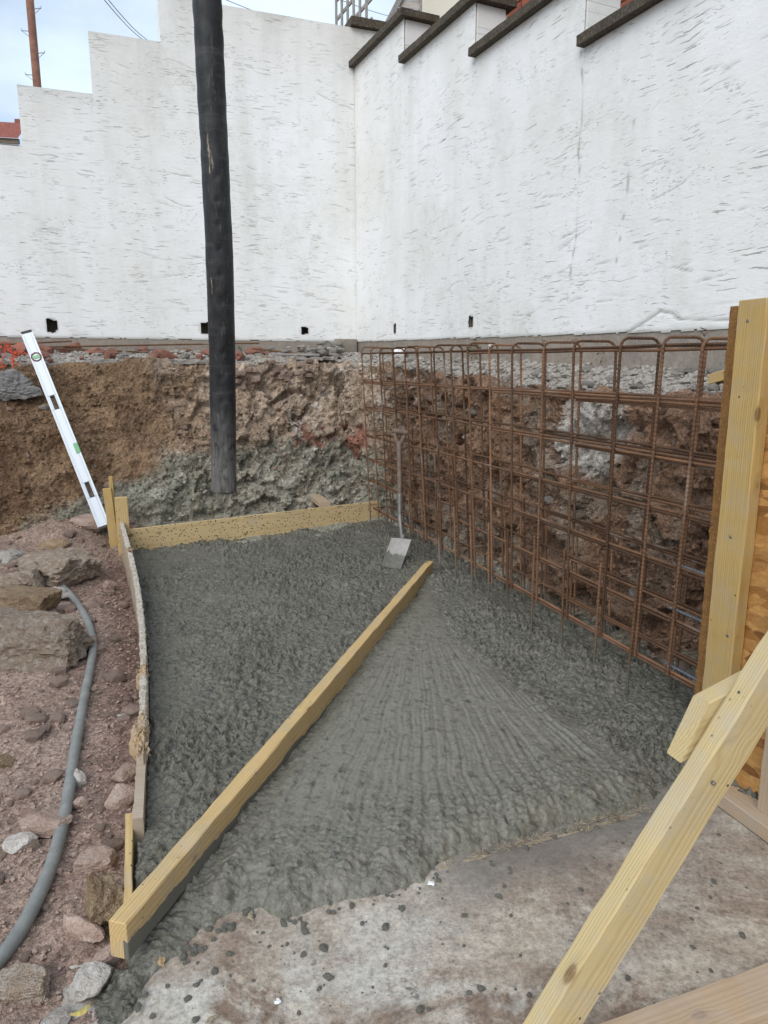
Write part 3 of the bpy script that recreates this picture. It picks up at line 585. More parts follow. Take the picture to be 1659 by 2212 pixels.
# ================================================================== WALLS
def wall_sheet(steps, org, du_, dn_, zb, holes, seed, cells=(.018, .0085), tilt=-.06, nst=1500, crack=None):
    """steps: (u0, u1, ztop); zb(u) bottom; render coat as a displaced sheet with trowel strokes. returns verts, faces, attrs"""
    rg = np.random.default_rng(seed); u0 = min(s[0] for s in steps); u1 = max(s[1] for s in steps); zmax = max(s[2] for s in steps)
    U = np.unique(np.concatenate([np.arange(u0, u1, cells[0]), [e for s in steps for e in s[:2]]])); Zr = np.unique(np.concatenate([np.arange(0, zmax-1.44, cells[1])+1.44, [s[2] for s in steps]]))
    X, Zz = np.meshgrid(U, Zr); q = np.column_stack([X.ravel(), Zz.ravel(), np.full(X.size, seed*1.7)])
    H = (.003*fbm(q*1.2, 3)+.0007*fbm(q*np.array([7, 20, 1]), 4, .6)+.0006*fbm(q*np.array([22, 70, 1]), 3)).reshape(X.shape); dirt = np.zeros_like(H)
    for k in range(nst):
        a, b = rg.uniform(u0, u1), rg.uniform(1.45, zmax)
        if perlin(np.array([[a*1.1, b*1.4, seed+.5]]))[0] < rg.uniform(-.55, .35): continue
        L = rg.choice([.035, .08, .15, .26], p=[.40, .36, .17, .07])*rg.uniform(.7, 1.3); an = tilt+rg.normal(0, .13); wd = rg.uniform(.0028, .0044); dp = rg.uniform(.0015, .0048)*(1 if L > .07 else .7); cv = rg.normal(0, .12)/max(L, .08)*L
        i0, i1 = np.searchsorted(U, [a-L*.6-.03, a+L*.6+.03]); j0, j1 = np.searchsorted(Zr, [b-L*.4-.04, b+L*.4+.04])
        if i1-i0 < 2 or j1-j0 < 2: continue
        x = X[j0:j1, i0:i1]-a; zz = Zz[j0:j1, i0:i1]-b; t = x*math.cos(an)+zz*math.sin(an); s = -x*math.sin(an)+zz*math.cos(an)-cv*(t*t/max(L, .05)*1.5)-.0014*np.sin(t*45+k)*(L > .1)
        end = np.clip(1-(2*np.abs(t)/L)**4, 0, 1); g = np.exp(-(s/wd)**2)*end; lipw = np.exp(-((s+wd*1.9)/(wd*1.3))**2)*end
        H[j0:j1, i0:i1] += -dp*g+.12*dp*lipw; dirt[j0:j1, i0:i1] = np.maximum(dirt[j0:j1, i0:i1], g*rg.uniform(.45, 1)*min(1, dp/.0035))
    if crack is not None:
        for pts, wd, dp in crack:
            dd = seg_dist(X, Zz, pts); g = np.exp(-(dd/wd)**2); H -= dp*g; dirt = np.maximum(dirt, .8*g)
    top = np.zeros(len(U)); 
    for s in steps: top[(U >= s[0]-1e-6) & (U <= s[1]+1e-6)] = np.maximum(top[(U >= s[0]-1e-6) & (U <= s[1]+1e-6)], s[2])
    zbu = zb(U); bj = fbm(np.column_stack([U*9, U*0+seed, U*0]), 3)*.012
    Uc = (U[:-1]+U[1:])/2; tc_ = np.zeros(len(Uc))
    for s in steps: tc_[(Uc > s[0]) & (Uc < s[1])] = s[2]
    zc = (Zr[:-1]+Zr[1:])/2
    mask = (zc[:, None] < tc_[None, :]) & (zc[:, None] > (zbu[:-1]+bj[:-1])[None, :])
    for (hu, hz, ru, rz, sd) in holes:
        UU, ZZ = np.meshgrid(Uc, zc); an = np.arctan2((ZZ-hz)/rz, (UU-hu)/ru); rr = 1+.28*perlin(np.column_stack([np.cos(an).ravel()*1.6+sd, np.sin(an).ravel()*1.6, np.full(an.size, sd)])).reshape(an.shape)
        sq = (np.abs((UU-hu)/ru)**3+np.abs((ZZ-hz)/rz)**3)**(1/3.); mask &= ~(sq < rr)
        dd = (np.abs((X-hu)/ru)**3+np.abs((Zz-hz)/rz)**3)**(1/3.); dirt = np.maximum(dirt, .6*np.exp(-((dd-1)/.22)**2))
    Xv = org[0]+du_[0]*X+dn_[0]*H; Yv = org[1]+du_[1]*X+dn_[1]*H
    dz_top = top[None, :]-Zz; below = Zz-(zbu)[None, :]
    nz = fbm(np.column_stack([X.ravel()*3, Zz.ravel()*1.2, np.full(X.size, seed)]), 4).reshape(X.shape)
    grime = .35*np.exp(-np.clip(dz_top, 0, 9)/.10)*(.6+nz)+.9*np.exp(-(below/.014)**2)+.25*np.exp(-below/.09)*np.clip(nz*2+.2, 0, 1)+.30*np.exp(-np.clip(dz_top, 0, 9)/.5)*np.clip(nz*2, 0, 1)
    v = np.column_stack([Xv.ravel(), Yv.ravel(), Zz.ravel()]); f = grid_faces(len(Zr), len(U), mask=mask)
    return compact(v, f, {'wu': X.ravel()+seed*3.7, 'dirt': dirt.ravel(), 'grime': np.clip(grime, 0, 1).ravel()})
def core_boxes(steps, org, du_, nout, zb, holes, front=-.012, depth=.22, band=(1.60, 1.80)):
    """white body above the hole band and brown masonry in the band, with pockets left open for the holes"""
    body = Bx(); core = Bx(); back = org+nout*(front-depth); o_ = org+nout*front; dd = -nout*depth
    for (a, b, zt) in steps:
        body.box(o_+du_*a+V3(0, 0, band[1]), du_*(b-a), dd, V3(0, 0, zt-.002-band[1]))
    a0 = min(s[0] for s in steps); b0 = max(s[1] for s in steps); xs_ = sorted(holes, key=lambda h_: h_[0]); p = a0; zlo = 1.15
    for (hu, hz, ru, rz, sd) in xs_:
        core.box(o_+du_*p+V3(0, 0, zlo), du_*(hu-ru*1.25-p), dd, V3(0, 0, band[1]-zlo)); p = hu+ru*1.25
        core.box(o_+du_*(hu-ru*1.25)+V3(0, 0, zlo), du_*(2.5*ru), dd, V3(0, 0, hz-rz*1.3-zlo)); core.box(o_+du_*(hu-ru*1.25)-nout*.13+V3(0, 0, hz-rz*1.3), du_*(2.5*ru), -nout*(depth-.13), V3(0, 0, band[1]-hz+rz*1.3))
    core.box(o_+du_*p+V3(0, 0, zlo), du_*(b0-p), dd, V3(0, 0, band[1]-zlo)); return body, core

# ---- back wall (steps down to the left)
bw = empty('rendered_wall', tuple(CW-DB*2+V3(0, 0, 1.2)))
def par(o, p): 
    o.parent = p; o.matrix_parent_inverse = Matrix.Translation(-Vector(p.location)); return o
bs = [(-.75, 1.80, 4.525), (1.80, 2.395, 4.145), (2.395, 2.985, 3.652), (2.985, 4.2, 3.168), (4.2, 7.5, 2.7)]
bh = [(2.882, 1.692, .045, .058, 1.), (1.53, 1.694, .05, .052, 2.), (.549, 1.692, .042, .036, 3.)]
zb_b = lambda u: 1.588+0*u
v, f, at = wall_sheet([s for s in bs if s[0] < 4.1], CW, -DB, NB, zb_b, bh, 2, nst=700, tilt=.07)
par(obj_np('render_coat', v, f, M['render'], attrs=at), bw)
body, core = core_boxes(bs, CW, -DB, NB, zb_b, bh); par(body.build('wall_body', M['render'], None, .006), bw); par(core.build('masonry_core', M['masonry']), bw)
par(Bx().box(CW+DB*.6+NB*-.004+V3(0, 0, 1.25), -DB*8, -NB*.2, V3(0, 0, .336)).build('plinth', M['plinth'], None), bw)
par(Bx().box(CW-DB*.005-NB*.02+V3(0, 0, 1.30), -DB*.235, NB*.075, V3(0, 0, .315)).build('pier_stub', M['plinth'], None, .012), bw)
def rough_bar(o_, ax, ay, az, seed, amp=.006, n=(26, 5, 4)):
    """a rough concrete bar: box grid with worn, uneven edges"""
    bm = bmesh.new(); bmesh.ops.create_cube(bm, size=1.0)
    me = bpy.data.meshes.new('coping'); bm.to_mesh(me); bm.free()
    vs = []; fs = []; idx = {}
    def vid(i, j, k):
        if (i, j, k) not in idx:
            a, b, c = i/n[0], j/n[1], k/n[2]; idx[(i, j, k)] = len(vs)
            e = 0.0*((b in (0, 1)) + (c in (0, 1)) == 2); bb = .5+(b-.5)*(1-e); cc = .5+(c-.5)*(1-e)
            vs.append(o_+ax*a+ay*bb+az*cc)
        return idx[(i, j, k)]
    for i in range(n[0]):
        for j in range(n[1]): 
            for k in (0, n[2]): fs.append([vid(i, j, k), vid(i+1, j, k), vid(i+1, j+1, k), vid(i, j+1, k)])
        for k in range(n[2]):
            for j in (0, n[1]): fs.append([vid(i, j, k), vid(i+1, j, k), vid(i+1, j, k+1), vid(i, j, k+1)])
    for j in range(n[1]):
        for k in range(n[2]):
            for i in (0, n[0]): fs.append([vid(i, j, k), vid(i, j+1, k), vid(i, j+1, k+1), vid(i, j, k+1)])
    A = np.array(vs); A = A+amp*np.stack([fbm(A*18+seed, 3), fbm(A*18+seed+40, 3), fbm(A*18+seed+80, 3)], 1)*1.6
    bpy.data.meshes.remove(me); return A, np.array(fs)
def coping(o_, ax, ay, az, seed, parent, amp=.0028):
    A, F = rough_bar(o_, ax, ay, az, seed, amp); ob = obj_np('coping', A, F, M['coping'], smooth=False)
    bm = bmesh.new(); bm.from_mesh(ob.data); bmesh.ops.recalc_face_normals(bm, faces=bm.faces[:]); bm.to_mesh(ob.data); bm.free(); return par(ob, parent)
coping(CW-DB*.04+NB*.05+V3(0, 0, 4.53), DB*.75, -NB*.34, V3(0, 0, .075), 5., bw)
tag(bw, 'tall white rendered wall stepping down behind the black hose, with three holes', 'wall')

# ---- right wall (steps down towards the camera)
rw = empty('rendered_wall', tuple(CW+DR*2+V3(0, 0, 1.2)))
rs = [(0, 1.10, 4.17), (1.10, 2.235, 3.825), (2.235, 3.42, 3.470), (3.42, 6.6, 3.10)]
rh = [(.935, 1.675, .022, .045, 4.), (2.262, 1.658, .032, .045, 5.)]
zb_r = lambda u: 1.588-.0219*u+0*u
crk = [([(.004, 1.58), (.006, 2.4), (.003, 3.3), (.005, 4.15)], .007, .003), ([(3.40, 3.09), (3.425, 2.9), (3.43, 2.7), (3.415, 2.55), (3.44, 2.4), (3.436, 2.1), (3.40, 1.9), (3.385, 1.72)], .0045, .006), ([(3.9, 1.50), (4.02, 1.545), (4.14, 1.60), (4.22, 1.585), (4.27, 1.55)], .006, .008), ([(3.86, 2.6), (3.84, 2.2), (3.78, 1.8)], .0025, .002), ([(4.27, 1.552), (4.5, 1.535), (4.75, 1.525)], .004, .005)]
v, f, at = wall_sheet([(a_, min(b_, 5.25), z_) for a_, b_, z_ in rs], CW, DR, NR, zb_r, rh, 6, (.0165, .0085), tilt=.05, nst=600, crack=crk)
par(obj_np('render_coat', v, f, M['render'], attrs=at), rw)
body, core = core_boxes(rs, CW, DR, NR, zb_r, rh, depth=.24, band=(1.57, 1.76)); par(body.build('wall_body', M['render'], None, .006), rw); par(core.build('masonry_core', M['masonry']), rw)
pl = Bx(); b_ = CW-DR*.0-NR*.006
pl.hexa([b_+V3(0, 0, 1.1), b_+DR*6.6+V3(0, 0, 1.1), b_+DR*6.6-NR*.2+V3(0, 0, 1.1), b_-NR*.2+V3(0, 0, 1.1), b_+V3(0, 0, 1.59), b_+DR*6.6+V3(0, 0, 1.446), b_+DR*6.6-NR*.2+V3(0, 0, 1.446), b_-NR*.2+V3(0, 0, 1.59)])
par(pl.build('plinth', M['plinth']), rw)
for i, (a_, e_, zt) in enumerate(rs):
    x0 = a_ if i else -.02
    coping(CW+DR*x0+NR*.055+V3(0, 0, zt+.001), DR*(min(e_, 6.6)+.055-x0), -NR*.36, V3(0, 0, .054), 11.+i*7, rw)
tag(rw, 'white rendered wall with dark stepped copings and a hairline crack behind the rebar cage', 'wall')

# ================================================================== BEHIND THE WALLS
def box_part(name, o_, ax, ay, az, m, parent, bevel=0.): return par(Bx().box(o_, ax, ay, az).build(name, m, None, bevel), parent)
HO = CW-NR*.95; HB0 = float(np.dot(onpl(912, 10, HO, NR)-CW, DR))
hs = empty('house', tuple(CW+DR*2-NR*1.0+V3(0, 0, 1.2)))
box_part('wall', HO+DR*(HB0+.02)-NR*.012+V3(0, 0, 1.2), DR*7, -NR*5, V3(0, 0, 6), M['mortar'], hs)
box_part('render_panel', HO+DR*HB0+V3(0, 0, 1.2), DR*(1.06-HB0), -NR*.011, V3(0, 0, 5.9), M['cream'], hs)
bm_ = [Bx().box((0, 0, 0), (.2135, 0, 0), (0, .0118, 0), (0, 0, .064)) for _ in range(1)]
tb = bm_[0].build('brick', M['brick'], None, .0025, 1); bme = tb.data; bpy.data.objects.remove(tb)
MR = Matrix(((DR[0], -NR[0], 0), (DR[1], -NR[1], 0), (0, 0, 1)))
for j in range(20):
    for i in range(13):
        p = HO+DR*(1.075+i*.2245+(.112 if j % 2 else 0))+V3(0, 0, 3.62+j*.075)
        o = bpy.data.objects.new('brick', bme); COL.objects.link(o); o.parent = hs; o.matrix_parent_inverse = Matrix.Translation(-Vector(hs.location)); o.matrix_basis = Matrix.Translation(Vector(p)) @ MR.to_4x4()
tag(hs, 'brick and cream rendered house side behind the stepped wall copings', 'house')

sh = empty('garden_shed', tuple(deep(870, 60, 9.0)*V3(1, 1, 0)+V3(0, 0, 1.2)))
SX = V3(.97, .22, 0); SX /= np.linalg.norm(SX); SN = V3(SX[1], -SX[0], 0); s0 = deep(826, 58, 9.2)
box_part('wall', s0*V3(1, 1, 0)+SX*.02-SN*.03+V3(0, 0, 1.2), SX*.62, -SN*1.5, V3(0, 0, s0[2]-1.25), M['gable'], sh)
rk = .56
for k in range(14):
    z0 = s0[2]-.25+k*.1; xo = max(0., (k*.1-.25)*rk)+.06
    if xo > .50: break
    box_part('weatherboard', s0*V3(1, 1, 0)+SX*xo+V3(0, 0, z0), SX*(.56-xo), -SN*.02+V3(0, 0, .004), V3(0, 0, .096)-SN*.012, M['gable'], sh)
bgd = SX*rk+V3(0, 0, 1.); box_part('bargeboard', s0+SN*.03-bgd*.3, bgd*1.4, -SN*.06, SX*.075, M['greywood'], sh)
box_part('corner_post', s0*V3(1, 1, 0)+SX*.50+SN*.02+V3(0, 0, 1.2), SX*.10, -SN*.09, V3(0, 0, s0[2]-.0), M['greywood'], sh)
tag(sh, 'pale weatherboarded shed with sloping grey bargeboard behind the wall corner', 'shed')

tr = empty('trellis', tuple(V3(-.55, 8.9, 1.2))); T0 = V3(-.55, 8.9, 0)
for k in range(6): box_part('upright', T0+DR*(k*.17)+V3(0, 0, 1.2), DR*.035, -NR*.018, V3(0, 0, 4.45+.17*k), M['greywood'], tr)
for k in range(9): box_part('rail', T0-NR*.019-DR*.03+V3(0, 0, 4.2+k*.19), DR*(1.0), -NR*.016, V3(0, 0, .035), M['greywood'], tr)
tag(tr, 'grey wooden trellis standing above the top of the white wall', 'trellis')

tp = empty('telegraph_pole', tuple(deep(70, 130, 20)*V3(1, 1, 0)+V3(0, 0, -.6))); pt = deep(60, 0, 20); pb_ = deep(74, 187, 20); px_, py_ = (pt+pb_)[0]/2, (pt+pb_)[1]/2
px_ = pb_[0]-.02
pp = np.array([(px_, py_, z) for z in np.linspace(-.6, 15, 40)]); rr_ = np.linspace(.135, .098, 40)
par(tube('post', pp, rr_, M['pole'], sides=14), tp)
for k in range(16):
    z = 6.7+k*.56; sg = -1 if k % 2 else 1
    c0 = V3(px_, py_-.02, z); tip = c0+V3(sg*.30, 0, .02)
    si = par(tube('step_iron', [c0, c0*.5+tip*.5, tip, tip+V3(0, 0, .05)], .012, M['galv'], sides=6), tp); tube('step_brace', [c0+V3(0, 0, -.2), c0*.5+tip*.5+V3(0, 0, -.1), tip], .008, M['galv'], sides=5).parent = si
tag(tp, 'brown wooden telegraph pole with metal step irons beyond the white wall', 'pole')
def wire(p, q, lab, r_=.009):
    t = np.linspace(0, 1, 14); P_ = np.outer(1-t, p)+np.outer(t, q); P_[:, 2] -= .25*np.sin(np.pi*t)
    tag(tube('overhead_wire', P_, r_, M['wire'], sides=5), lab, 'wire', None)
wire(deep(205, -25, 13), deep(352, 102, 24), 'thin overhead wire dropping past the telegraph pole, upper of the pair')
wire(deep(214, -25, 13), deep(360, 102, 24), 'thin overhead wire dropping past the telegraph pole, lower of the pair')
wire(deep(470, -8, 16), deep(720, 52, 30), 'thin overhead wire crossing behind the black hose top')
wire(deep(720, -6, 18), deep(960, 40, 30), 'thin overhead wire passing behind the grey trellis')

fh = empty('house', tuple(deep(-60, 300, 26)*V3(1, 1, 0)+V3(0, 0, -.6))); q0 = deep(43, 314, 26); e0 = deep(41, 303, 26)
box_part('wall', V3(q0[0]-.05, q0[1], -.6), V3(-7, -1.2, 0), V3(0, 6, 0), V3(0, 0, e0[2]+.6-.16), M['cream'], fh)
box_part('fascia', V3(q0[0]+.02, q0[1]-.12, e0[2]-.16), V3(-7.1, -1.2, 0), V3(0, .1, 0), V3(0, 0, .17), M['masonry'], fh)
ru_ = deep(40, 262, 26)[2]
rf = Bx(); rf.hexa([V3(q0[0]+.05, q0[1]-.2, e0[2]), V3(q0[0]-7, q0[1]-1.4, e0[2]), V3(q0[0]-7, q0[1]-1.3, e0[2]+.1), V3(q0[0]+.05, q0[1]-.1, e0[2]+.1), V3(q0[0]+.02, q0[1]+.5, ru_), V3(q0[0]-7, q0[1]-.7, ru_), V3(q0[0]-7, q0[1]-.5, ru_+.1), V3(q0[0]+.02, q0[1]+.7, ru_+.1)]); par(rf.build('roof', M['tile']), fh)
box_part('chimney', V3(q0[0]-.45, q0[1]+.7, ru_-.1), V3(.18, 0, 0), V3(0, .18, 0), V3(0, 0, .35), M['tile'], fh)
tag(fh, 'distant house with a red roof beyond the low end of the wall', 'house')

# ================================================================== TIMBER
def timber(name, o_, ax, ay, L, wy, wz, m, seed=0, bev=.003, warp=.0015, chew=None, end0=None):
    """o_: centre of the start face, ax: length axis, ay: width axis. Local x runs along the grain."""
    ax = np.asarray(ax, float); ax = ax/np.linalg.norm(ax); ay = np.asarray(ay, float); ay = ay-ax*np.dot(ax, ay); ay /= np.linalg.norm(ay); az = np.cross(ax, ay)
    hy, hz = wy/2, wz/2; c = bev
    prof = [(-hy+c, -hz), (hy-c, -hz), (hy, -hz+c), (hy, hz-c), (hy-c, hz), (-hy+c, hz), (-hy, hz-c), (-hy, -hz+c)]
    n = max(6, int(L/.035)); xs_ = np.concatenate([[0, c*.7], np.linspace(.01, L-.01, n), [L-c*.7, L]]); vs = []
    for i, xx in enumerate(xs_):
        k = .96 if i in (0, len(xs_)-1) else 1
        for (yy, zz) in prof:
            e = 0. if end0 is None else end0*(zz/hz)*max(0, 1-xx/.2)
            vs.append((xx+e, yy*k, zz*k))
    A = np.array(vs); A[:, 1:] += warp*np.stack([fbm(A*np.array([9, 60, 60])+seed*3.1, 2), fbm(A*np.array([9, 60, 60])+seed*3.1+50, 2)], 1)*2
    A[:, 1] += warp*1.5*fbm(np.column_stack([A[:, 0]*1.5, A[:, 0]*0+seed, A[:, 0]*0]), 2)
    if chew is not None: A = chew(A)
    nx = len(xs_); fs = [tuple(int(q) for q in r_) for r_ in grid_faces(nx, 8, True)]; fs.append(tuple(range(7, -1, -1))); fs.append(tuple((nx-1)*8+i for i in range(8)))
    me = bpy.data.meshes.new(name); me.from_pydata([tuple(p) for p in A], [], fs); me.materials.append(m)
    bm = bmesh.new(); bm.from_mesh(me); bmesh.ops.recalc_face_normals(bm, faces=bm.faces[:]); bm.to_mesh(me); bm.free()
    o = obj_me(name, me); R_ = Matrix(((ax[0], ay[0], az[0]), (ax[1], ay[1], az[1]), (ax[2], ay[2], az[2]))).to_4x4(); o.matrix_world = Matrix.Translation(Vector(o_)) @ R_; return o
def child(o, p):
    mw = o.matrix_world.copy(); o.parent = p; o.matrix_parent_inverse = p.matrix_world.inverted(); o.matrix_world = mw; return o
ZU = V3(0, 0, 1)
# screed beam
b0, b1 = onz(272.5, 1997, .088), onz(935.6, 1212.3, .062); ax = (b1-b0)/np.linalg.norm(b1-b0); sd_ = np.cross(ax, ZU); sd_ /= np.linalg.norm(sd_)     # right-hand top arris
o = timber('screed_beam', b0-sd_*.0235-np.cross(sd_, ax)*.0475, ax, -sd_, np.linalg.norm(b1-b0), .047, .095, M['beam'], 1, warp=.002)
tag(o, 'long sawn timber lying diagonally across the fresh grey concrete as a screed', 'timber')
# formwork at the back
bdir = bbr-bbl; bl_ = np.linalg.norm(bdir); ax = bdir/bl_; bn = V3(ax[1], -ax[0], 0)
o = timber('formwork_board', bbl-bn*.012-ZU*.11-ax*.01, ax, bn, bl_+.02, .022, .22, M['ply'], 2, .0015)
tag(o, 'cement-splashed form board holding the concrete below the earth bank', 'board')
# left form board: warped, split, with a cement-crusted edge
tt = np.linspace(-.06, 3.42, 520); top = np.interp(tt, [-.06, .5, 1.5, 2.5, 3.42], [.205, .17, .115, .07, .045]); top = top+.010*fbm(np.column_stack([tt*5, tt*0, tt*0]), 3)+.004*fbm(np.column_stack([tt*25, tt*0, tt*0]), 2)
dirv = np.gradient(np.array([board_xy(t) for t in tt]), axis=0); dirv /= np.linalg.norm(dirv, axis=1)[:, None]; outn = np.column_stack([dirv[:, 1], -dirv[:, 0], dirv[:, 2]])
if np.mean(outn[:, 0]) > 0: outn = -outn
inn = np.array([board_xy(t) for t in tt]); thick = .028+.007*fbm(np.column_stack([tt*9, tt*0+4, tt*0]), 3)+.005*fbm(np.column_stack([tt*40, tt*0+4, tt*0]), 2)
thick = thick-.016*np.exp(-((tt-.62)/.05)**2)
prof = []
for i in range(len(tt)):
    p = inn[i]; o_ = outn[i]*thick[i]
    prof.append([p+V3(0, 0, -.16), p+V3(0, 0, top[i]-.012), p+o_+V3(0, 0, top[i]-.012), p+o_+V3(0, 0, -.16)])
A = np.array(prof).reshape(-1, 3); fb = obj_np('formwork_board', A, np.vstack([grid_faces(len(tt), 4, True), [[3, 2, 1, 0]], [[(len(tt)-1)*4+i for i in range(4)]]]), M['oldply'], smooth=False)
tag(fb, 'battered form board with a white crusted, splintered top edge beside the red earth', 'board')
pr2 = []
for i in range(len(tt)):
    p = inn[i]+outn[i]*-.001; o_ = outn[i]*(thick[i]+.002)
    for q in np.linspace(0, 1, 9): pr2.append(p+o_*q+V3(0, 0, top[i]-.012*(q in (0, 1))+.001*math.sin(q*3.1)))
A2 = np.array(pr2); A2 = A2+np.stack([fbm(A2*45, 3), fbm(A2*45+30, 3), fbm(A2*45+60, 3)], 1)*.006+np.stack([fbm(A2*130, 2), fbm(A2*130+30, 2), fbm(A2*130+60, 2)*1.4], 1)*.005
kp = np.ones(len(tt)-1, bool); tm = (tt[:-1]+tt[1:])/2; kp &= ~((np.abs(tm-.64) < .05) | (np.abs(tm-2.44) < .05) | (tm > 2.93)); runs = np.split(np.arange(len(kp)), np.where(np.diff(kp.astype(int)) != 0)[0]+1)
for rn in runs:
    if kp[rn[0]]:
        mk_ = np.zeros(len(kp), bool); mk_[rn] = True; v, f, _ = compact(A2, grid_faces(len(tt), 9, mask=np.repeat(mk_[:, None], 8, 1)), {}); obj_np('edge_crust', v, f, M['lime'], fb, False)
def splinters(t0, span, cnt, lmax, outw, seed):
    rg = np.random.default_rng(seed); vs = []; fs = []
    for k in range(cnt):
        t = t0+rg.normal(0, span); p = board_xy(t)+outn[0]*rg.uniform(-.006, .034+outw*.4)+V3(0, 0, np.interp(t, tt, top)+rg.uniform(-.03, .006))
        dr_ = dirv[260]*rg.choice([-1, 1])*rg.uniform(.5, 1)+outn[260]*rg.uniform(-.2, 1)*outw*14+V3(0, 0, rg.uniform(-.3, .5)); dr_ /= np.linalg.norm(dr_); L = lmax*rg.uniform(.3, 1); wv = np.cross(dr_, rg.normal(size=3)); wv /= np.linalg.norm(wv); wv *= rg.uniform(.0015, .005); w2 = np.cross(dr_, wv)*.6
        b = len(vs); vs += [p-wv, p+wv, p+w2, p+dr_*L]; fs += [(b, b+1, b+3), (b+1, b+2, b+3), (b+2, b, b+3), (b, b+2, b+1)]
    me = bpy.data.meshes.new('splinters'); me.from_pydata([tuple(v_) for v_ in vs], [], fs); me.materials.append(M['splinter']); o = obj_me('splinters', me, fb); o['kind'] = 'stuff'
splinters(2.44, .025, 40, .025, .02, 1); splinters(2.93, .06, 110, .035, .02, 2); splinters(.64, .05, 30, .03, .005, 3)
def bundle(t0, back, L0, outw, cnt, sd):
    """a torn wedge of long fibres still hanging on the board edge"""
    rg = np.random.default_rng(sd); vs = []; fs = []
    for k in range(cnt):
        g = rg.random(); t = t0-back*(1-g); p = board_xy(t)+outn[260]*rg.uniform(.0, .024)+V3(0, 0, np.interp(t, tt, top)-rg.uniform(.0, .04))
        d_ = dirv[260]*rg.uniform(.7, 1)+outn[260]*(outw*rg.uniform(.2, 1.3))+V3(0, 0, rg.normal(-.08, .16)); d_ /= np.linalg.norm(d_); L = L0*rg.uniform(.35, 1.1); w_ = np.cross(d_, ZU+rg.normal(size=3)*.5); w_ /= np.linalg.norm(w_); w_ *= rg.uniform(.003, .009); u_ = np.cross(d_, w_)*rg.uniform(.4, .8); bend = outn[260]*rg.normal(0, .006)+V3(0, 0, rg.normal(0, .005)); b = len(vs)
        vs += [p-w_-u_, p+w_-u_, p+w_+u_, p-w_+u_]; m_ = p+d_*L*.6+bend; vs += [m_-w_*.9-u_*.8, m_+w_*.8-u_*.9, m_+w_*.9+u_*.7, m_-w_*.8+u_]; e = p+d_*L; vs += [e-w_*.3, e+w_*.25]
        fs += [(b, b+1, b+5, b+4), (b+1, b+2, b+6, b+5), (b+2, b+3, b+7, b+6), (b+3, b, b+4, b+7), (b+4, b+5, b+9, b+8), (b+6, b+7, b+8, b+9), (b+5, b+6, b+9), (b+7, b+4, b+8), (b+3, b+2, b+1, b)]
    me = bpy.data.meshes.new('split_wedge'); me.from_pydata([tuple(v_) for v_ in vs], [], fs); me.materials.append(M['splinter']); o = obj_me('split_wedge', me, fb); o['kind'] = 'stuff'
def torn(t0, t1, outs, seed, th_=.03):
    rg = np.random.default_rng(seed); n_ = 40; t_ = np.linspace(t0, t1, n_); ow = np.interp(np.linspace(0, 1, n_), np.linspace(0, 1, len(outs)), outs)+rg.normal(0, .003, n_); mt = 9; vs = []
    for sgn in (1, -1):
        for i in range(n_):
            for j in range(mt):
                k_ = j/(mt-1); p = board_xy(t_[i])+outn[260]*(.006+ow[i]*k_); zt_ = float(np.interp(t_[i], tt, top)); vs.append(p+V3(0, 0, zt_+.004+.010*math.sin(k_*9+i*.35)*k_-.045*k_*k_+(.0022*rg.normal() if sgn > 0 else -th_+.003*rg.normal())))
    A_ = np.array(vs); f_ = grid_faces(n_, mt); e_ = [[i*mt+mt-1, (i+1)*mt+mt-1, n_*mt+(i+1)*mt+mt-1, n_*mt+i*mt+mt-1] for i in range(n_-1)]
    obj_np('torn_wood', A_, np.vstack([f_, (f_+n_*mt)[:, ::-1], e_]), M['splinter'], fb, False)
torn(2.66, 3.14, [0, .008, .022, .048, .056, .034, .012, 0], 4); torn(2.34, 2.52, [0, .02, .042, .03, 0], 8)
bundle(2.95, .16, .075, .28, 60, 5); bundle(3.04, .12, .07, .06, 30, 6); bundle(2.44, .05, .05, .34, 20, 7); bundle(.66, .1, .10, .02, 30, 8)
# lower plank, stakes, off-cut
p0 = onz(279, 1756, .0); p1 = onz(277, 1945, .0); ax = p1-p0; L = np.linalg.norm(ax)
tag(timber('formwork_board', p0-ZU*.055, ax, V3(1, 0, 0), L, .021, .11, M['plyl'], 4, .0015), 'short speckled plank edging the concrete under the screed timber end', 'board')
zg = -.10
def stake(name, u0, v0, u1, v1, z1, wd, th, m, lab, seed, yaw=0., depth_off=0.):
    b_ = onz((u0+u1)/2, v1, z1); r_ = ray((u0+u1)/2, v0); t_ = b_[1]/r_[1]; top_ = CAM+r_*t_; axv = top_-b_; axv[1] = 0; L_ = np.linalg.norm(axv)
    return tag(timber(name, b_-axv/L_*.15, axv, V3(math.cos(yaw), math.sin(yaw), 0), L_+.15, wd, th, m, seed), lab, 'stake')
b_ = onz(246, 1197, -.09)
stk1 = timber('wooden_stake', b_+V3(.015, 0, 0), V3(-.05, 0, 1), V3(.98, .2, 0), .515, .062, .045, M['stud'], 6); tag(stk1, 'yellow timber stake nailed outside the corner of the form boards', 'stake')
c_ = CAM+ray(234, 1050)*(5.62/cp*.985); tag(timber('wooden_stake', V3(-2.10, 5.42, -.05), V3(-.02, .02, 1), V3(.3, -.95, 0), .545, .05, .03, M['stud'], 7), 'thin timber stake showing above the yellow corner stake', 'stake')
q_ = onpl(263, 1100, bbl-bn*.055, bn); tag(timber('wooden_stake', V3(q_[0], q_[1], -.15), V3(.0, 0, 1), ax*0+V3(.92, .4, 0), q_[2]+.155+.085, .088, .042, M['plyl'], 8), 'dark splashed stake standing behind the back form board', 'stake')
q0_, q1_ = onz(672, 1066, .19), onz(715, 1098, .20)
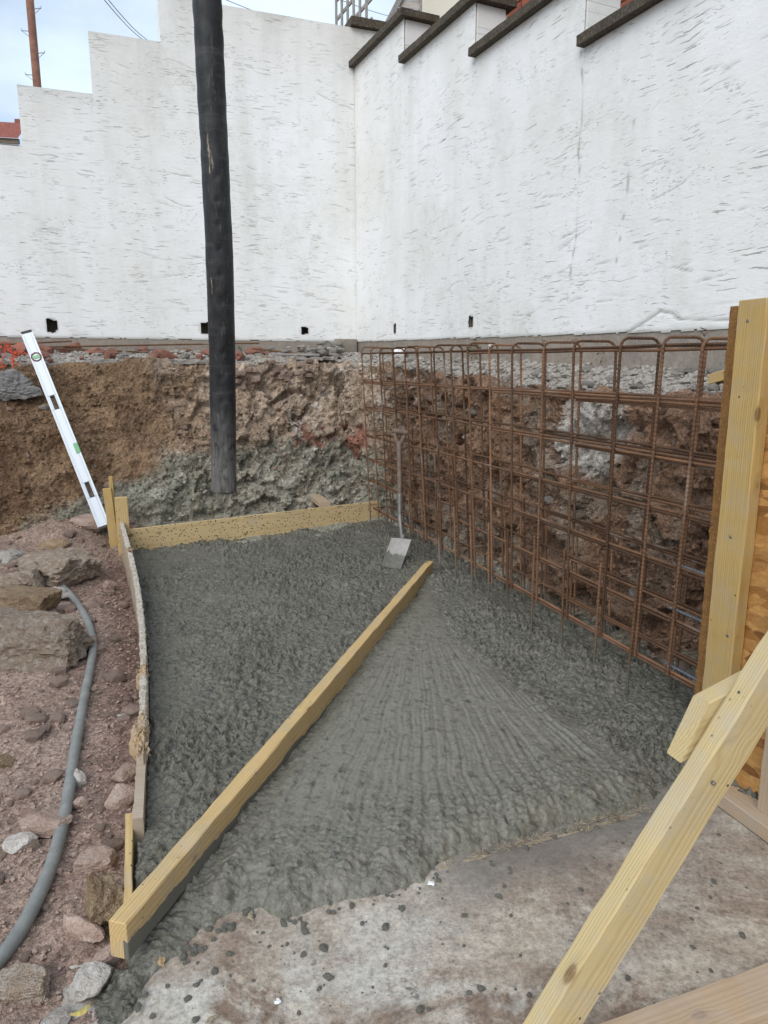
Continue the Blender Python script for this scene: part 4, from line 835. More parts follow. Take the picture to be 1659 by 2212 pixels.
tag(timber('timber_offcut', q0_+V3(-.02, .12, -.02), (q1_-q0_)*V3(1, 1, 0)+V3(0, 0, .01), V3(.9, .35, 0), .62, .10, .045, M['dusty'], 9), 'short timber prop poking over the back form board from the bank', 'timber')

# ---- shutter on the right: OSB sheet, stud, plates, braces
ps_ = Bx().box(dn(3.84, 1.752, -.0), D*1.7, N*.018, ZU*1.49).build('osb_panel', M['osb'], None)
tag(ps_, 'orange OSB shutter panel closing the front of the rebar cage', 'panel')
ed_v = []; ne = 160
for i in range(ne):
    z_ = 1.49*i/(ne-1)
    for (s_, n_) in ((3.838, 1.7535), (3.836, 1.7485), (3.842, 1.7475), (3.902, 1.7500), (3.906, 1.7535)): 
        q = dn(s_, n_, z_); jit = .007*fbm(np.array([[s_*50, n_*80, z_*35]]), 3)[0]*(s_ < 3.85); ed_v.append(q+D*(jit-.003*(s_ < 3.85))-N*abs(jit)*.6)
oe = obj_np('rough_edge', np.array(ed_v), grid_faces(ne, 5), M['osbedge'], None, False); par(oe, ps_)
st_ = timber('timber_stud', dn(3.957, 1.752-.0235, .0), ZU, D, 1.50, .107, .045, M['stud'], 11, .004)
tag(st_, 'upright yellow knotty stud fixed to the OSB shutter edge', 'stud')
for (s_, z_) in ((3.945, 1.44), (3.96, .80), (3.985, .49)):
    child(tube('screw', [dn(s_, 1.7080, z_), dn(s_, 1.7060, z_), dn(s_, 1.7050, z_)], [.006, .006, .004], M['steel'], sides=8), st_)
tag(timber('timber_stud', dn(4.18, 1.752-.0235, .0), ZU, D, 1.50, .047, .045, M['dusty'], 12), 'second shadowed upright stud on the OSB shutter behind the raking brace', 'stud')
tag(timber('sole_plate', dn(4.03, 1.7075, -.024), D, N, 1.5, .088, .047, M['dusty'], 13), 'dusty timber sole plate at the foot of the OSB shutter', 'timber')
s_of0 = lambda q: float(np.dot(q-CA, D))
KA = V3(*(N*.574+ZU*.819)); KB = V3(*(N*.819-ZU*.574)); F0 = onz(1177.7, 2212, .03)
br_o = F0+KB*.0475-D*.0235-KA*.105
br = timber('raking_brace', br_o, KA, D, 1.66, .047, .095, M['timber'], 14, .004, .002)
tag(br, 'pale raking brace rising from the floor to the shutter', 'brace')
zz_ = F0+KA*.58+KB*.040+D*.001; child(tube('screw', [zz_, zz_+D*.006, zz_+D*.007], [.004, .004, .0025], M['steel'], sides=8), br)
KS = V3(*(N*.958+ZU*.287)); KT = V3(*(ZU*.958-N*.287)); sS = s_of0(F0)-.049; eT, eB = onpl(1535, 1529.6, dn(sS, 0, 0), D), onpl(1471, 1642, dn(sS, 0, 0), D); sc0 = (eT+eB)/2-D*.0235
tag(timber('timber_strut', sc0+KS*.0, KS, D, .74, .045, .104, M['timber'], 15, .003, end0=-.046), 'short strut with sawn pale end tucked behind the raking brace', 'strut')
tag(timber('floor_plank', dn(4.648, .62, -.0245), N, D, 1.12, .096, .045, M['dusty'], 16), 'dusty plank lying flat on the concrete floor under the brace', 'plank')
q_ = onz(1545, 832, 1.29); tag(timber('timber_offcut', onpl(1538, 820, dn(0, 2.45, 0), N), V3(*(D*.9+N*.1+ZU*.22)), N, .55, .06, .045, M['stud'], 17), 'yellow timber off-cut lying on the rubble ledge behind the stud', 'timber')

# ================================================================== REBAR CAGE
cg_ = empty('rebar_cage', tuple(dn(2, NC, 0)))
def bar(name, P, r_=.0063, parent=cg_, m='rust'):
    P = resample(P, .0085); rad = np.where(np.arange(len(P)) % 2 == 0, r_*1.12, r_*.86); v, f = tube_data(P, rad, 6, True)
    return par(obj_np(name, v, f, M[m], smooth=False), parent)
def cage_px(u, v, n_): return onpl(u, v, dn(0, n_, 0), N)
BU = [803, 820.6, 840, 872, 892, 921, 955, 991, 1026, 1061, 1102, 1154, 1219, 1289, 1360, 1428]
BV = [1136, 1139.5, 1165, 1178, 1190, 1202, 1236, 1257, 1288, 1302, 1326, 1357, 1396, 1439, 1486, 1534]
TU = [781, 800.5, 820, 848, 874, 899, 937, 974, 1010, 1057.5, 1106.5, 1175, 1240, 1341, 1433, 1518]
s_of = lambda q: float(np.dot(q-CA, D))
rg = np.random.default_rng(21); DEP = .185
for i in range(16):
    st = s_of(cage_px(TU[i], 745, NC)); sb = s_of(cage_px(BU[i], BV[i], NC)); zt = 1.488-.0052*i+rg.normal(0, .006); zb = .12+rg.uniform(-.04, .06)
    slope = (sb-st)/1.47; rb = .038; F = []
    fs_, ft = sb-slope*zb, st
    nB_ = NC+DEP+rg.normal(0, .008); sk = rg.normal(0, .012)+.03
    F.append(dn(fs_+.012, NC, -.05 if i in (0, 1, 2, 3) else zb)); F.append(dn(ft, NC, zt-rb))
    for k in range(1, 7):
        an = k/6*math.pi/2; F.append(dn(ft, NC+rb*(1-math.cos(an)), zt-rb+rb*math.sin(an)))
    for k in range(0, 7):
        an = k/6*math.pi/2; F.append(dn(ft+sk*(.5+k/14), nB_-rb+rb*math.sin(an), zt-rb+rb*math.cos(an)))
    F.append(dn(fs_+sk, nB_, -.03)); bar('link', np.array(F))
    hs_ = .47+rg.normal(0, .02)
    if 3 < i < 15:
        bar('starter_bar', [dn(sb-.006, NC-.011, -.08), dn(sb-slope*.48-.006+rg.normal(0, .006), NC-.011, hs_)])
    bar('starter_bar', [dn(sb+sk+.016, nB_+.012, -.08), dn(sb+sk+.016-slope*.7, nB_+.012, .55+rg.normal(0, .04)+(.25 if i < 8 else 0))])
ROWS = [((781, 764), (1578, 743)), ((785, 824), (1567, 871)), ((786, 879), (1556, 1002)), ((791, 939), (1543, 1130)), ((797, 991), (1531, 1252)), ((801, 1037), (1517, 1371)), ((805, 1096), (1504, 1486))]
for k, (p, q) in enumerate(ROWS):
    A_, B_ = cage_px(*p, NC), cage_px(*q, NC); dirr = (B_-A_)/np.linalg.norm(B_-A_); E_ = A_+dirr*4.55
    def wav(P0_, P1_, amp, sd):
        t = np.linspace(0, 1, 40); Q = np.outer(1-t, P0_)+np.outer(t, P1_); Q[:, 2] += amp*fbm(np.column_stack([t*4, t*0+sd, t*0]), 2); return Q
    ins = N*.0135
    bar('longitudinal_bar', wav(A_+ins-dirr*.04, E_+ins, .012, k))
    bar('longitudinal_bar', wav(A_+N*(DEP-.013)-dirr*.02+D*.03, E_+N*(DEP-.013), .014, k+20))
    Lp = rg.uniform(1.9, 2.6)                                   # lapped second bars, near part
    bar('longitudinal_bar', wav(A_+ins+dirr*Lp-ZU*.0145, E_+ins-ZU*.013, .006, k+40))
    if k: bar('longitudinal_bar', wav(A_+N*(DEP-.013)+dirr*(Lp+.35)-ZU*.014, E_+N*(DEP-.013)-ZU*.014, .006, k+60))
    if k in (1, 2): bar('longitudinal_bar', wav(A_+ins+dirr*3.05+N*.013-ZU*.026, E_+ins+N*.012-ZU*.026, .004, k+80))
    # bent U bar closing the far end
    U_ = [A_+ins+dirr*.75-ZU*.013, A_+ins-dirr*.01-ZU*.013]+[A_+ins+N*(.03*(1-math.cos(a_)))-dirr*(.02+.03*math.sin(a_))-ZU*.013 for a_ in (.5, 1.0, 1.57)]+[A_+N*(DEP-.05)-dirr*.05-ZU*.013, A_+N*(DEP-.02)-dirr*.03-ZU*.013, A_+N*(DEP-.013)+dirr*.02-ZU*.013, A_+N*(DEP-.013)+dirr*.72-ZU*.013]
    if k: bar('end_bar', np.array(U_))
    # fresh steel starters from the next pour
    if k: bar('steel_dowel', [dn(3.74-.05*(k % 2), NC+DEP-.03, A_[2]+.018), dn(4.5, NC+DEP-.03, A_[2]+.018)], .0062, m='dowel')
    if k in (4, 5, 6): bar('steel_dowel', [dn(3.52, NC+.03, A_[2]+.016), dn(4.5, NC+.03, A_[2]+.016)], .0062, m='dowel')
for i in range(0, 16):
    for k in range(7):
        if rg.random() < .25: continue
        s_ = s_of(cage_px(TU[i], 745, NC))*(1-k/6.5)+s_of(cage_px(BU[i], BV[i], NC))*(k/6.5); z_ = 1.425-k*.2075
        c0 = dn(s_, NC+.004, z_); an = np.linspace(0, 2*np.pi*1.2, 12); Pq = np.array([c0+D*.010*math.cos(a_)+ZU*.010*math.sin(a_)+N*.011*math.sin(a_*2) for a_ in an]+[c0-N*.02+ZU*rg.uniform(-.02, .02)])
        v, f = tube_data(Pq, .0018, 4, False); par(obj_np('tie_wire', v, f, M['rust']), cg_)
tag(cg_, 'rusty steel rebar cage of tall hooped links and horizontal bars along the right bank', 'rebar cage')

# ================================================================== HOSES, SHOVEL, LEVEL
hp = spline([deep(440, -160, 3.40), deep(447, 0, 3.47), deep(462, 300, 3.62), deep(474, 553, 3.76), deep(481, 820, 3.95), deep(484, 1062, 4.08)], 60)
L_ = len(hp); sdn = 40; T_, A_, B_ = frames(hp); th_ = np.arange(sdn)*2*np.pi/sdn; tpar = np.linspace(0, 1, L_); vs = []
dentdir = -hp.mean(0)+CAM; 
for i in range(L_):
    ci = np.column_stack([np.cos(th_)*1.3, np.sin(th_)*1.3, np.full(sdn, tpar[i]*26)]); c2 = np.column_stack([np.cos(th_)*.8, np.sin(th_)*.8, np.full(sdn, tpar[i]*9)])
    ringw = .0042*math.sin(tpar[i]*150)*max(0, .75-tpar[i]*1.1)
    R_ = .0695*(1+.02*math.cos(2*(0))) + .0022*fbm(ci, 3)+.0045*fbm(c2, 2)+ringw*(.6+.6*fbm(ci+7, 2))
    nrm = np.cos(th_)[:, None]*A_[i]+np.sin(th_)[:, None]*B_[i]; tocam = CAM-hp[i]; tocam = tocam-T_[i]*np.dot(tocam, T_[i]); tocam /= np.linalg.norm(tocam); side = np.cross(T_[i], tocam); fr = nrm@tocam; sdv = nrm@side
    pos = (tpar[i]*1.62*2.35/ .155) % 1.0
    if tpar[i] > .45: R_ = R_-.012*np.exp(-((sdv+.02)/.10)**2)*(fr > 0)*np.exp(-((pos-.5)/.17)**2)
    R_ = R_-.005*np.exp(-((sdv-.18)/.05)**2)*(fr > 0)*sst(.72, .8, tpar[i])
    vs.append(hp[i]+nrm*R_[:, None])
ci_end = hp[-1]; outer = np.array(vs); outer[-1] += T_[-1]*(.010*fbm(np.column_stack([np.cos(th_)*1.5, np.sin(th_)*1.5, th_*0+3]), 2))[:, None]
inner = np.array([hp[-1-k*6]+(np.cos(th_)[:, None]*A_[-1-k*6]+np.sin(th_)[:, None]*B_[-1-k*6])*.060 for k in range(12)])
Vh = np.vstack([outer.reshape(-1, 3), inner.reshape(-1, 3)]); nrow = L_+12
scf = np.repeat(np.concatenate([sst(.25, .40, tpar)*(1-sst(.62, .7, tpar)), np.zeros(12)]), sdn); ths = np.tile(th_, nrow); 
dst = np.repeat(np.concatenate([sst(.82, .97, tpar)*.8+sst(.2, .0, tpar)*.0, np.ones(12)*.3]), sdn)
ph = obj_np('pump_hose', Vh, grid_faces(nrow, sdn, True), M['rubber'], attrs={'scuff': scf, 'dust': dst})
tag(ph, 'thick black rubber concrete pump hose hanging above the pour', 'hose')
# grey hose on the ground
gp = [(-30, 1262), (5, 1258), (60, 1250), (88, 1256), (130, 1266), (165, 1302), (190, 1345), (201, 1392), (196, 1440), (184, 1500), (173, 1560), (162, 1620), (152, 1690), (140, 1760), (118, 1850), (85, 1935), (40, 2020), (-8, 2085), (-40, 2130)]
GP = []
for (u, v) in gp:
    q = onz(u, v, -.05)
    for _ in range(3): q = onz(u, v, float(gz(q[0], q[1], False)[0])+.022)
    GP.append(q+V3(0, 0, .004))
tag(tube('rubber_hose', resample(spline(GP, 14), .012), .0188, M['ghose'], sides=18), 'grey rubber hose snaking over the red earth', 'hose')

# shovel
sv = empty('shovel', tuple(onz(850, 1225, 0))); bt = onz(838, 1226, -.01); 
def shp(u, v, y_): r_ = ray(u, v); return CAM+r_*(y_/r_[1])
y0, y1 = 4.62, 4.86
sock = shp(871, 1163, 4.80); top_ = shp(862, 955, 5.02); mid = shp(864, 1115, 4.86)
shaft = spline([sock+V3(-.006, -.012, -.02), shp(866, 1140, 4.82), mid, shp(863.5, 1060, 4.90), shp(862.5, 1000, 4.965), top_-ZU*.0], 10)
cut = int(len(shaft)*.62)
par(tube('socket', shaft[:30], np.linspace(.015, .0175, 30), M['steel'], sides=12), sv); par(tube('shaft', shaft[28:], np.linspace(.0165, .0185, len(shaft)-28), M['shaft'], sides=12), sv)
gl, gr_ = shp(852, 931, 5.03), shp(876, 935, 5.03)
for s_, g in ((-1, gl), (1, gr_)):
    par(tube('yoke', spline([top_+V3(0, 0, -.03), top_*.55+g*.45+V3(s_*.010, 0, -.002), g+V3(s_*-.002, 0, -.004)], 8), np.linspace(.018, .011, 17), M['shaft'], sides=10), sv)
hx = (gr_-gl)/np.linalg.norm(gr_-gl); par(tube('grip', np.array([gl-hx*.014+(gr_+hx*.014-gl+hx*.014)*t for t in np.linspace(0, 1, 12)]), .0165+.003*np.sin(np.linspace(.4, 2.7, 12)), M['shaft'], sides=12), sv)
tl, trr, brr, bll = shp(846, 1162, 4.79), shp(888.5, 1166, 4.76), shp(866, 1229, 4.60), shp(823, 1222, 4.62)
nb_ = np.cross(trr-tl, bll-tl); nb_ /= np.linalg.norm(nb_); nb_ = nb_ if nb_[1] < 0 else -nb_
bu = np.linspace(0, 1, 41); bv2 = np.linspace(0, 1, 49); vs = []; fs = []
for sgn in (1, -1):
    for a_ in bv2:
        for b_ in bu:
            p = (tl*(1-b_)+trr*b_)*(1-a_)+(bll*(1-b_)+brr*b_)*a_; dish = .016*(1-(2*b_-1)**2)*(1-.3*a_); vs.append(p-nb_*dish+nb_*(.0015*sgn)+ZU*(.012*(1-(2*b_-1)**2)*(a_ < .05)))
f0 = grid_faces(49, 41); fs = np.vstack([f0, (f0+2009)[:, ::-1]])
bl1 = obj_np('blade', np.array(vs), fs, M['blade']); par(bl1, sv); bl1.data.materials.append(M['wetc'])
for p_ in bl1.data.polygons:
    k = (p_.vertices[0] % 2009); r_, c_k = k//41, k % 41
    if r_ > 24+9*fbm(np.array([[c_k*.16, 3.3, 1.]]), 3)[0]: p_.material_index = 1
par(tube('strap', [sock+V3(-.006, -.014, -.025), sock+V3(-.002, -.006, .0), sock+V3(.0, .0, .03)], [.008, .013, .0165], M['steel'], sides=10), sv)
for k in (0, 1): 
    c0 = shaft[22+k*8]; par(tube('collar', [c0-ZU*.004, c0, c0+ZU*.004], .0195, M['steel'], sides=12), sv)
tag(sv, 'old shovel with wooden D-handle standing in the wet concrete by the cage', 'shovel')

# spirit level
lv = empty('spirit_level', tuple(onz(228, 1150, .05)))
lt, lb_ = CAM+ray(57, 717)*(5.62), CAM+ray(226, 1140)*(5.42); ax = lb_-lt; LL = np.linalg.norm(ax); ax /= LL; fc = CAM-(lt+lb_)/2; fc = fc-ax*np.dot(ax, fc); fc /= np.linalg.norm(fc); rot_ = math.radians(8); sdv_ = np.cross(ax, fc); sdv_ = sdv_ if sdv_[0] > 0 else -sdv_
W_, TH = .080, .022
def lbox(b, x0, x1, y0_, y1_, z0_=-TH/2, z1_=TH/2): b.box(lt+ax*x0+sdv_*y0_+fc*z0_, ax*(x1-x0), sdv_*(y1_-y0_), fc*(z1_-z0_))
b = Bx(); holes_ = [(.335*LL, .405*LL), (.775*LL, .850*LL)]; edges = [.012]; 
xs0 = .012
for (h0, h1) in holes_+[(LL-.012, LL)]:
    lbox(b, xs0, h0, -W_/2, W_/2); 
    if h1 < LL: lbox(b, h0, h1, -W_/2, -W_/2+.026); lbox(b, h0, h1, W_/2-.026, W_/2)
    xs0 = h1
par(b.build('body', M['alu'], None, .0025), lv)
for sg in (-1, 1):
    b = Bx(); lbox(b, .014, LL-.014, sg*W_/2-.004, sg*W_/2+.004, -TH/2-.003, TH/2+.003); par(b.build('edge_rail', M['alu'], None, .001), lv)
    b = Bx(); lbox(b, .03, LL-.03, sg*.026-.0012, sg*.026+.0012, TH/2-.002, TH/2+.0012); par(b.build('scale_line', M['galv']), lv)
for (x0, x1) in ((-.004, .016), (LL-.016, LL+.004)):
    b = Bx(); lbox(b, x0, x1, -W_/2-.001, W_/2+.001, -TH/2-.004, TH/2+.004); par(b.build('end_cap', M['plast'], None, .002), lv)
for (h0, h1) in holes_:
    b = Bx(); lbox(b, h0, h0+.012, -W_/2+.022, W_/2-.022, -TH/2-.003, TH/2+.003); lbox(b, h1-.012, h1, -W_/2+.022, W_/2-.022, -TH/2-.003, TH/2+.003); lbox(b, h0+.0121, h1-.0121, -W_/2+.022, -W_/2+.031, -TH/2-.003, TH/2+.003); lbox(b, h0+.0121, h1-.0121, W_/2-.031, W_/2-.022, -TH/2-.003, TH/2+.003); par(b.build('hand_hole', M['plast'], None), lv)
cc = lt+ax*.135*LL; rim = [cc+fc*(TH/2+.001)+(ax*math.cos(t)+sdv_*math.sin(t))*.036 for t in np.linspace(0, 2*np.pi, 9)]
v, f = tube_data(np.array(rim), .006, 6, False); vr_ = par(obj_np('vial_rim', v, f, M['redp']), lv)
b = Bx(); b.box(cc+fc*(TH/2)-ax*.014-sdv_*.028, ax*.028, sdv_*.056, fc*.004); b.build('vial', M['vial'], None, .002).parent = vr_
b = Bx(); lbox(b, .585*LL, .635*LL, W_/2-.030, W_/2+.005, -TH/2-.003, TH/2+.004); par(b.build('vial', M['vial'], None, .002), lv)
tag(lv, 'long aluminium spirit level leaning against the bank behind the corner stake', 'spirit level')

# ================================================================== STONES, RUBBLE, SCRAPS
def ico(sub):
    bm = bmesh.new(); bmesh.ops.create_icosphere(bm, subdivisions=sub, radius=1.); v = np.array([x_.co[:] for x_ in bm.verts]); f = np.array([[q.index for q in p.verts] for p in bm.faces]); bm.free(); return v, f
ICO = {k: ico(k) for k in (1, 2, 3, 4, 5)}
def rock_mesh(name, sub, size, seed, m, planes=13, rough=.05, sm=True, boxy=False):
    v, f = ICO[sub]; rg = np.random.default_rng(seed); n_ = rg.normal(size=(planes, 3)); n_ /= np.linalg.norm(n_, axis=1)[:, None]; d_ = rg.uniform(.62, .98, planes)
    if boxy:
        ax6 = np.vstack([np.eye(3), -np.eye(3)])+rg.normal(0, .13, (6, 3)); ax6 /= np.linalg.norm(ax6, axis=1)[:, None]; n_ = np.vstack([ax6, n_[:5]]); d_ = np.concatenate([rg.uniform(.70, .82, 6), rg.uniform(.86, 1.0, 5)])
    dt = v@n_.T; r_ = np.min(np.where(dt > .05, d_/np.maximum(dt, .05), 9), axis=1); r_ = np.minimum(r_, 1.25); p = v*r_[:, None]
    a1, a2, aid = worley(v*3.2+seed); tl_ = TILT; p = p*(1+rough*fbm(v*2.2+seed, 4, .6)[:, None]*2+rough*.8*ridged(v*5+seed, 3)[:, None]+rough*1.3*(tl_*.6+(aid-.5)*.5)[:, None]); p = p*np.asarray(size)
    return mesh_np(name, p, f, m, sm)
def put(name, me, loc, rz, label, cat, group=None, rx=0., ry=0., scl=1.):
    o = bpy.data.objects.new(name, me); COL.objects.link(o); o.location = tuple(loc); o.rotation_euler = (rx, ry, rz); o.scale = (scl, scl, scl); return tag(o, label, cat, group)
def stone_px(u0, u1, v0, v1, m, label, seed, name='stone', flat=.62, sub=3, rough=.06, planes=13, rz=0., sink=.15, dep=.8, boxy=False):
    """a stone whose foot stands at the bottom of its outline on the ground"""
    q = onz((u0+u1)/2, v1, -.06)
    for _ in range(4): q = onz((u0+u1)/2, v1, float(gz(q[0], q[1], False)[0]))
    dpt = np.dot(q-CAM, FW); wd = (u1-u0)/FPX*dpt/2; look = abs(ray((u0+u1)/2, v1)[2])/np.linalg.norm(ray((u0+u1)/2, v1)); ext = (v1-v0)/FPX*dpt
    dy = wd*dep; hz_ = max(wd*.25, (ext-2*dy*look*.75)/(2*math.sqrt(1-look*look))) if ext > 2*dy*look*.75 else wd*flat*.5
    hz_ = min(max(hz_, wd*.42), wd*1.2); me = rock_mesh(name, sub, (wd*(1.12 if boxy else 1.06), dy*(1.15 if boxy else 1.06), hz_*(1.25 if boxy else 1.1)), seed, m, planes, rough*1.3, sub < 3, boxy)
    return put(name, me, (q[0], q[1]+dy*.75, q[2]+hz_*(1-sink*1.2)), rz, label, 'stone')
S = stone_px
S(-70, 180, 1322, 1440, M['rock'], 'largest squared limestone block lying inside the bend of the grey hose', 101, 'limestone_block', sub=5, rough=.06, planes=9, rz=-.12, dep=.5, boxy=True)
S(-25, 114, 1280, 1336, M['rockbrown'], 'brown sloping stone with pale veins behind the largest block', 102, sub=4, dep=.5, boxy=True, rough=.07)
S(2, 88, 1218, 1288, M['rock'], 'rough stone sitting on top of the grey hose', 103, sub=4, rough=.08, dep=.6)
S(-12, 45, 1180, 1220, M['rockgrey'], 'grey lump of old concrete with an exposed flint', 104, rough=.08)
S(150, 234, 1100, 1150, M['rockred'], 'flat reddish slab of rock beside the corner stake', 105, sub=3, dep=.6)
S(45, 200, 1185, 1262, M['rock'], 'flat crumbly conglomerate rock above the hose bend', 106, sub=5, rough=.10, dep=.9)
S(83, 140, 1163, 1196, M['rockbrown'], 'tan stone under the earth mound', 107)
S(91, 123, 1147, 1166, M['rockbrown'], 'small rounded brown stone on top of the tan stone', 108)
S(86, 138, 1264, 1297, M['rockpale'], 'pale layered stone tucked under the grey hose', 109)
S(22, 124, 1745, 1816, M['rockred'], 'large pinkish stone with damp patches left of the hose', 110, sub=4, rough=.04, planes=9)
S(10, 78, 1800, 1847, M['rockpale'], 'pitted white stone beside the large pinkish stone', 131, rough=.035, sink=-.2)
S(222, 285, 1694, 1754, M['rockred'], 'dark red rounded stone against the form board end', 112, rough=.04)
S(158, 242, 1838, 1887, M['rockred'], 'long pink sandstone near the short speckled plank', 113, planes=10, boxy=True)
S(163, 260, 1884, 2022, M['rockbrown'], 'big craggy brown rock beside the screed timber end', 114, sub=4, rough=.09, dep=1.1)
S(122, 228, 1978, 2042, M['rockred'], 'long narrow reddish stone in front of the craggy brown rock', 115, rz=-.55, dep=.35)
S(200, 258, 2038, 2104, M['rockred'], 'dusty red stone below the screed timber end', 116)
S(147, 230, 2102, 2174, M['rockpale'], 'pale pitted stone near the concrete spill', 117, rough=.06, sink=-.25)
S(-20, 90, 2095, 2170, M['rock'], 'broad flat pale-faced rock by the bottom of the hose', 118, sub=4, planes=9, boxy=True)
S(68, 138, 2198, 2240, M['rockpale'], 'white stone half out of view below the broad flat rock', 119)
S(159, 184, 1712, 1752, M['rockred'], 'oval stone resting against the right side of the grey hose', 120)
S(-15, 20, 1628, 1662, M['rockbrown'], 'yellowish stone on the trodden earth', 121)
S(152, 185, 1655, 1700, M['rockpale'], 'pale dusty boulder emerging beside the hose', 123, rough=.05)
S(238, 262, 1435, 1465, M['rockred'], 'round reddish stone near the first splintered break', 124)
S(233, 290, 1650, 1698, M['rockred'], 'dark maroon stone behind the splintered board end', 125)
S(244, 276, 1540, 1560, M['rockpale'], 'small white flint by the torn board', 126)
S(220, 245, 1250, 1275, M['rockred'], 'small brown stone on the dark earth strip', 127)
# look-alike stones
sm_me = [rock_mesh('stone', 2, (1, .85, .62), 200+k, M['rockred'], 6, .05, False, True) for k in range(8)]
cnt = 0; rg = np.random.default_rng(33)
while cnt < 230:
    yv = rg.uniform(1.25, 6.0); xv = line_x(yv)-abs(rg.normal(0, .55))-.035 if rg.random() < .6 else line_x(yv)-rg.uniform(.05, 2.2)
    if xv < -.62*yv-.15: continue
    z_ = float(gz(xv, yv)[0]); sz = rg.choice([.011, .018, .030, .046], p=[.36, .32, .23, .09])*rg.uniform(.8, 1.25)
    put('stone', sm_me[rg.integers(8)], (xv, yv, z_+sz*.25), rg.uniform(0, 6.3), 'small stone scattered on the red earth', 'stone', 'small stones on the red earth', scl=sz); cnt += 1
# gravel crumbs of earth
def scatter_mesh(name, pts, sizes, m, seed, sub=1):
    v0, f0 = ICO[sub]; rg = np.random.default_rng(seed); vs = []; fs = []
    for i, (p, s_) in enumerate(zip(pts, sizes)):
        q, _ = np.linalg.qr(rg.normal(size=(3, 3))); vs.append((v0*rg.uniform(.6, 1.2, (len(v0), 1)))@q*np.array([1, 1, .7])*s_+p); fs.append(f0+i*len(v0))
    o = obj_np(name, np.vstack(vs), np.vstack(fs), m, smooth=False); o['kind'] = 'stuff'; return o
OCT = (np.array([[1, 0, 0], [-1, 0, 0], [0, 1, 0], [0, -1, 0], [0, 0, 1], [0, 0, -1.]]), np.array([[0, 2, 4], [2, 1, 4], [1, 3, 4], [3, 0, 4], [2, 0, 5], [1, 2, 5], [3, 1, 5], [0, 3, 5]])); ICO[0] = OCT
yy = rg.uniform(1.1, 6.2, 9000); xx = line_x(yy)-.02-np.abs(rg.normal(0, .9, 9000)); ok = xx > -.62*yy-.2; xx, yy = xx[ok], yy[ok]
scatter_mesh('earth_crumbs', np.column_stack([xx, yy, gz(xx, yy)+.004]), rg.choice([.004, .007, .011], len(xx), p=[.5, .35, .15])*rg.uniform(.7, 1.3, len(xx)), M['rockred'], 5, 0)
# rubble on the ledge
pts = []; szs = []
for k in range(5200):
    a_ = arc_c+rg.uniform(-5.2, 5.6); t_ = rg.uniform(.02, .98); pts.append(ledge_pt(a_, t_)+V3(0, 0, .004)+V3(rg.normal()*.01, rg.normal()*.01, 0)); szs.append(rg.choice([.008, .014, .022, .032], p=[.42, .35, .17, .06])*rg.uniform(.7, 1.3))
scatter_mesh('fine_rubble', pts, szs, M['rockgrey'], 8, 1)
rub = [rock_mesh('rubble_chunk', 2, (1, .8, .55), 300+k, M['rockgrey'], 8, .05, False) for k in range(6)]; rubw = [rock_mesh('rubble_chunk', 2, (1, .8, .5), 320+k, M['rockpale'], 8, .05, False) for k in range(4)]; bru = [rock_mesh('brick_fragment', 2, (1, .6, .42), 340+k, M['brickrub'], 7, .03, False) for k in range(6)]
for k in range(110):
    a_ = arc_c+rg.uniform(-4.3, 5.0); t_ = rg.uniform(.0, .95); sz = rg.uniform(.018, .05)*(1.25 if a_ < arc_c else .85); q = ledge_pt(a_, t_); w_ = rg.random() < .3
    put('rubble_chunk', (rubw if w_ else rub)[rg.integers(4)], q+V3(0, 0, sz*.3), rg.uniform(0, 6), 'broken concrete chunk on the ledge under the white walls', 'rubble', 'concrete rubble on the ledge', rx=rg.normal()*.3, scl=sz)
for k in range(64):
    a_ = a2arc(rg.uniform(.9, 4.2)); t_ = rg.uniform(.12, .95); sz = rg.choice([.04, .07, .11], p=[.42, .36, .22])*rg.uniform(.8, 1.2); q = ledge_pt(a_, t_)
    put('brick_fragment', bru[rg.integers(6)], q+V3(0, 0, sz*.3), rg.uniform(0, 6), 'broken red brick piece in the rubble along the back wall', 'brick', 'red brick rubble on the ledge', rx=rg.normal()*.4, scl=sz)
# piled chunks by the corner and stones under the planks
for k in range(46):
    q = ledge_pt(a2arc(abs(rg.normal(0, .28))+.12), rg.uniform(.35, .95)); sz = rg.uniform(.02, .055)
    put('rubble_chunk', rub[rg.integers(6)] if k % 3 else rubw[rg.integers(4)], q+V3(0, 0, sz*.2+rg.uniform(0, .09)), rg.uniform(0, 6), 'tan stone in the heap beside the wall corner stub', 'rubble', 'stone heap at the wall corner', scl=sz)
for k in range(26):
    q = ledge_pt(a2arc(rg.uniform(.5, 1.5)), 0)-V3(0, 0, rg.uniform(.0, .13))+NB*rg.uniform(.0, .05); sz = rg.uniform(.03, .06)
    put('stone', sm_me[rg.integers(8)], q, rg.uniform(0, 6), 'tan stone bedded in the lip of the bank right of the black hose', 'stone', 'stones in the lip of the bank', scl=sz)
for k in range(70):
    ci2 = int(rg.uniform(.10, .92)*NCOL); ri2 = int(rg.uniform(.12, .92)*NF); q = LEDGE[ri2, ci2]; sz = rg.choice([.022, .035, .055], p=[.5, .35, .15])*rg.uniform(.8, 1.2); pale = ss[ci2] > arc_c-1.6
    put('stone', (rubw if k % 4 == 0 else sm_me)[rg.integers(4)], q, rg.uniform(0, 6), 'stone bedded in the cut earth face of the bank', 'stone', 'stones bedded in the bank', rx=rg.normal(), scl=sz)
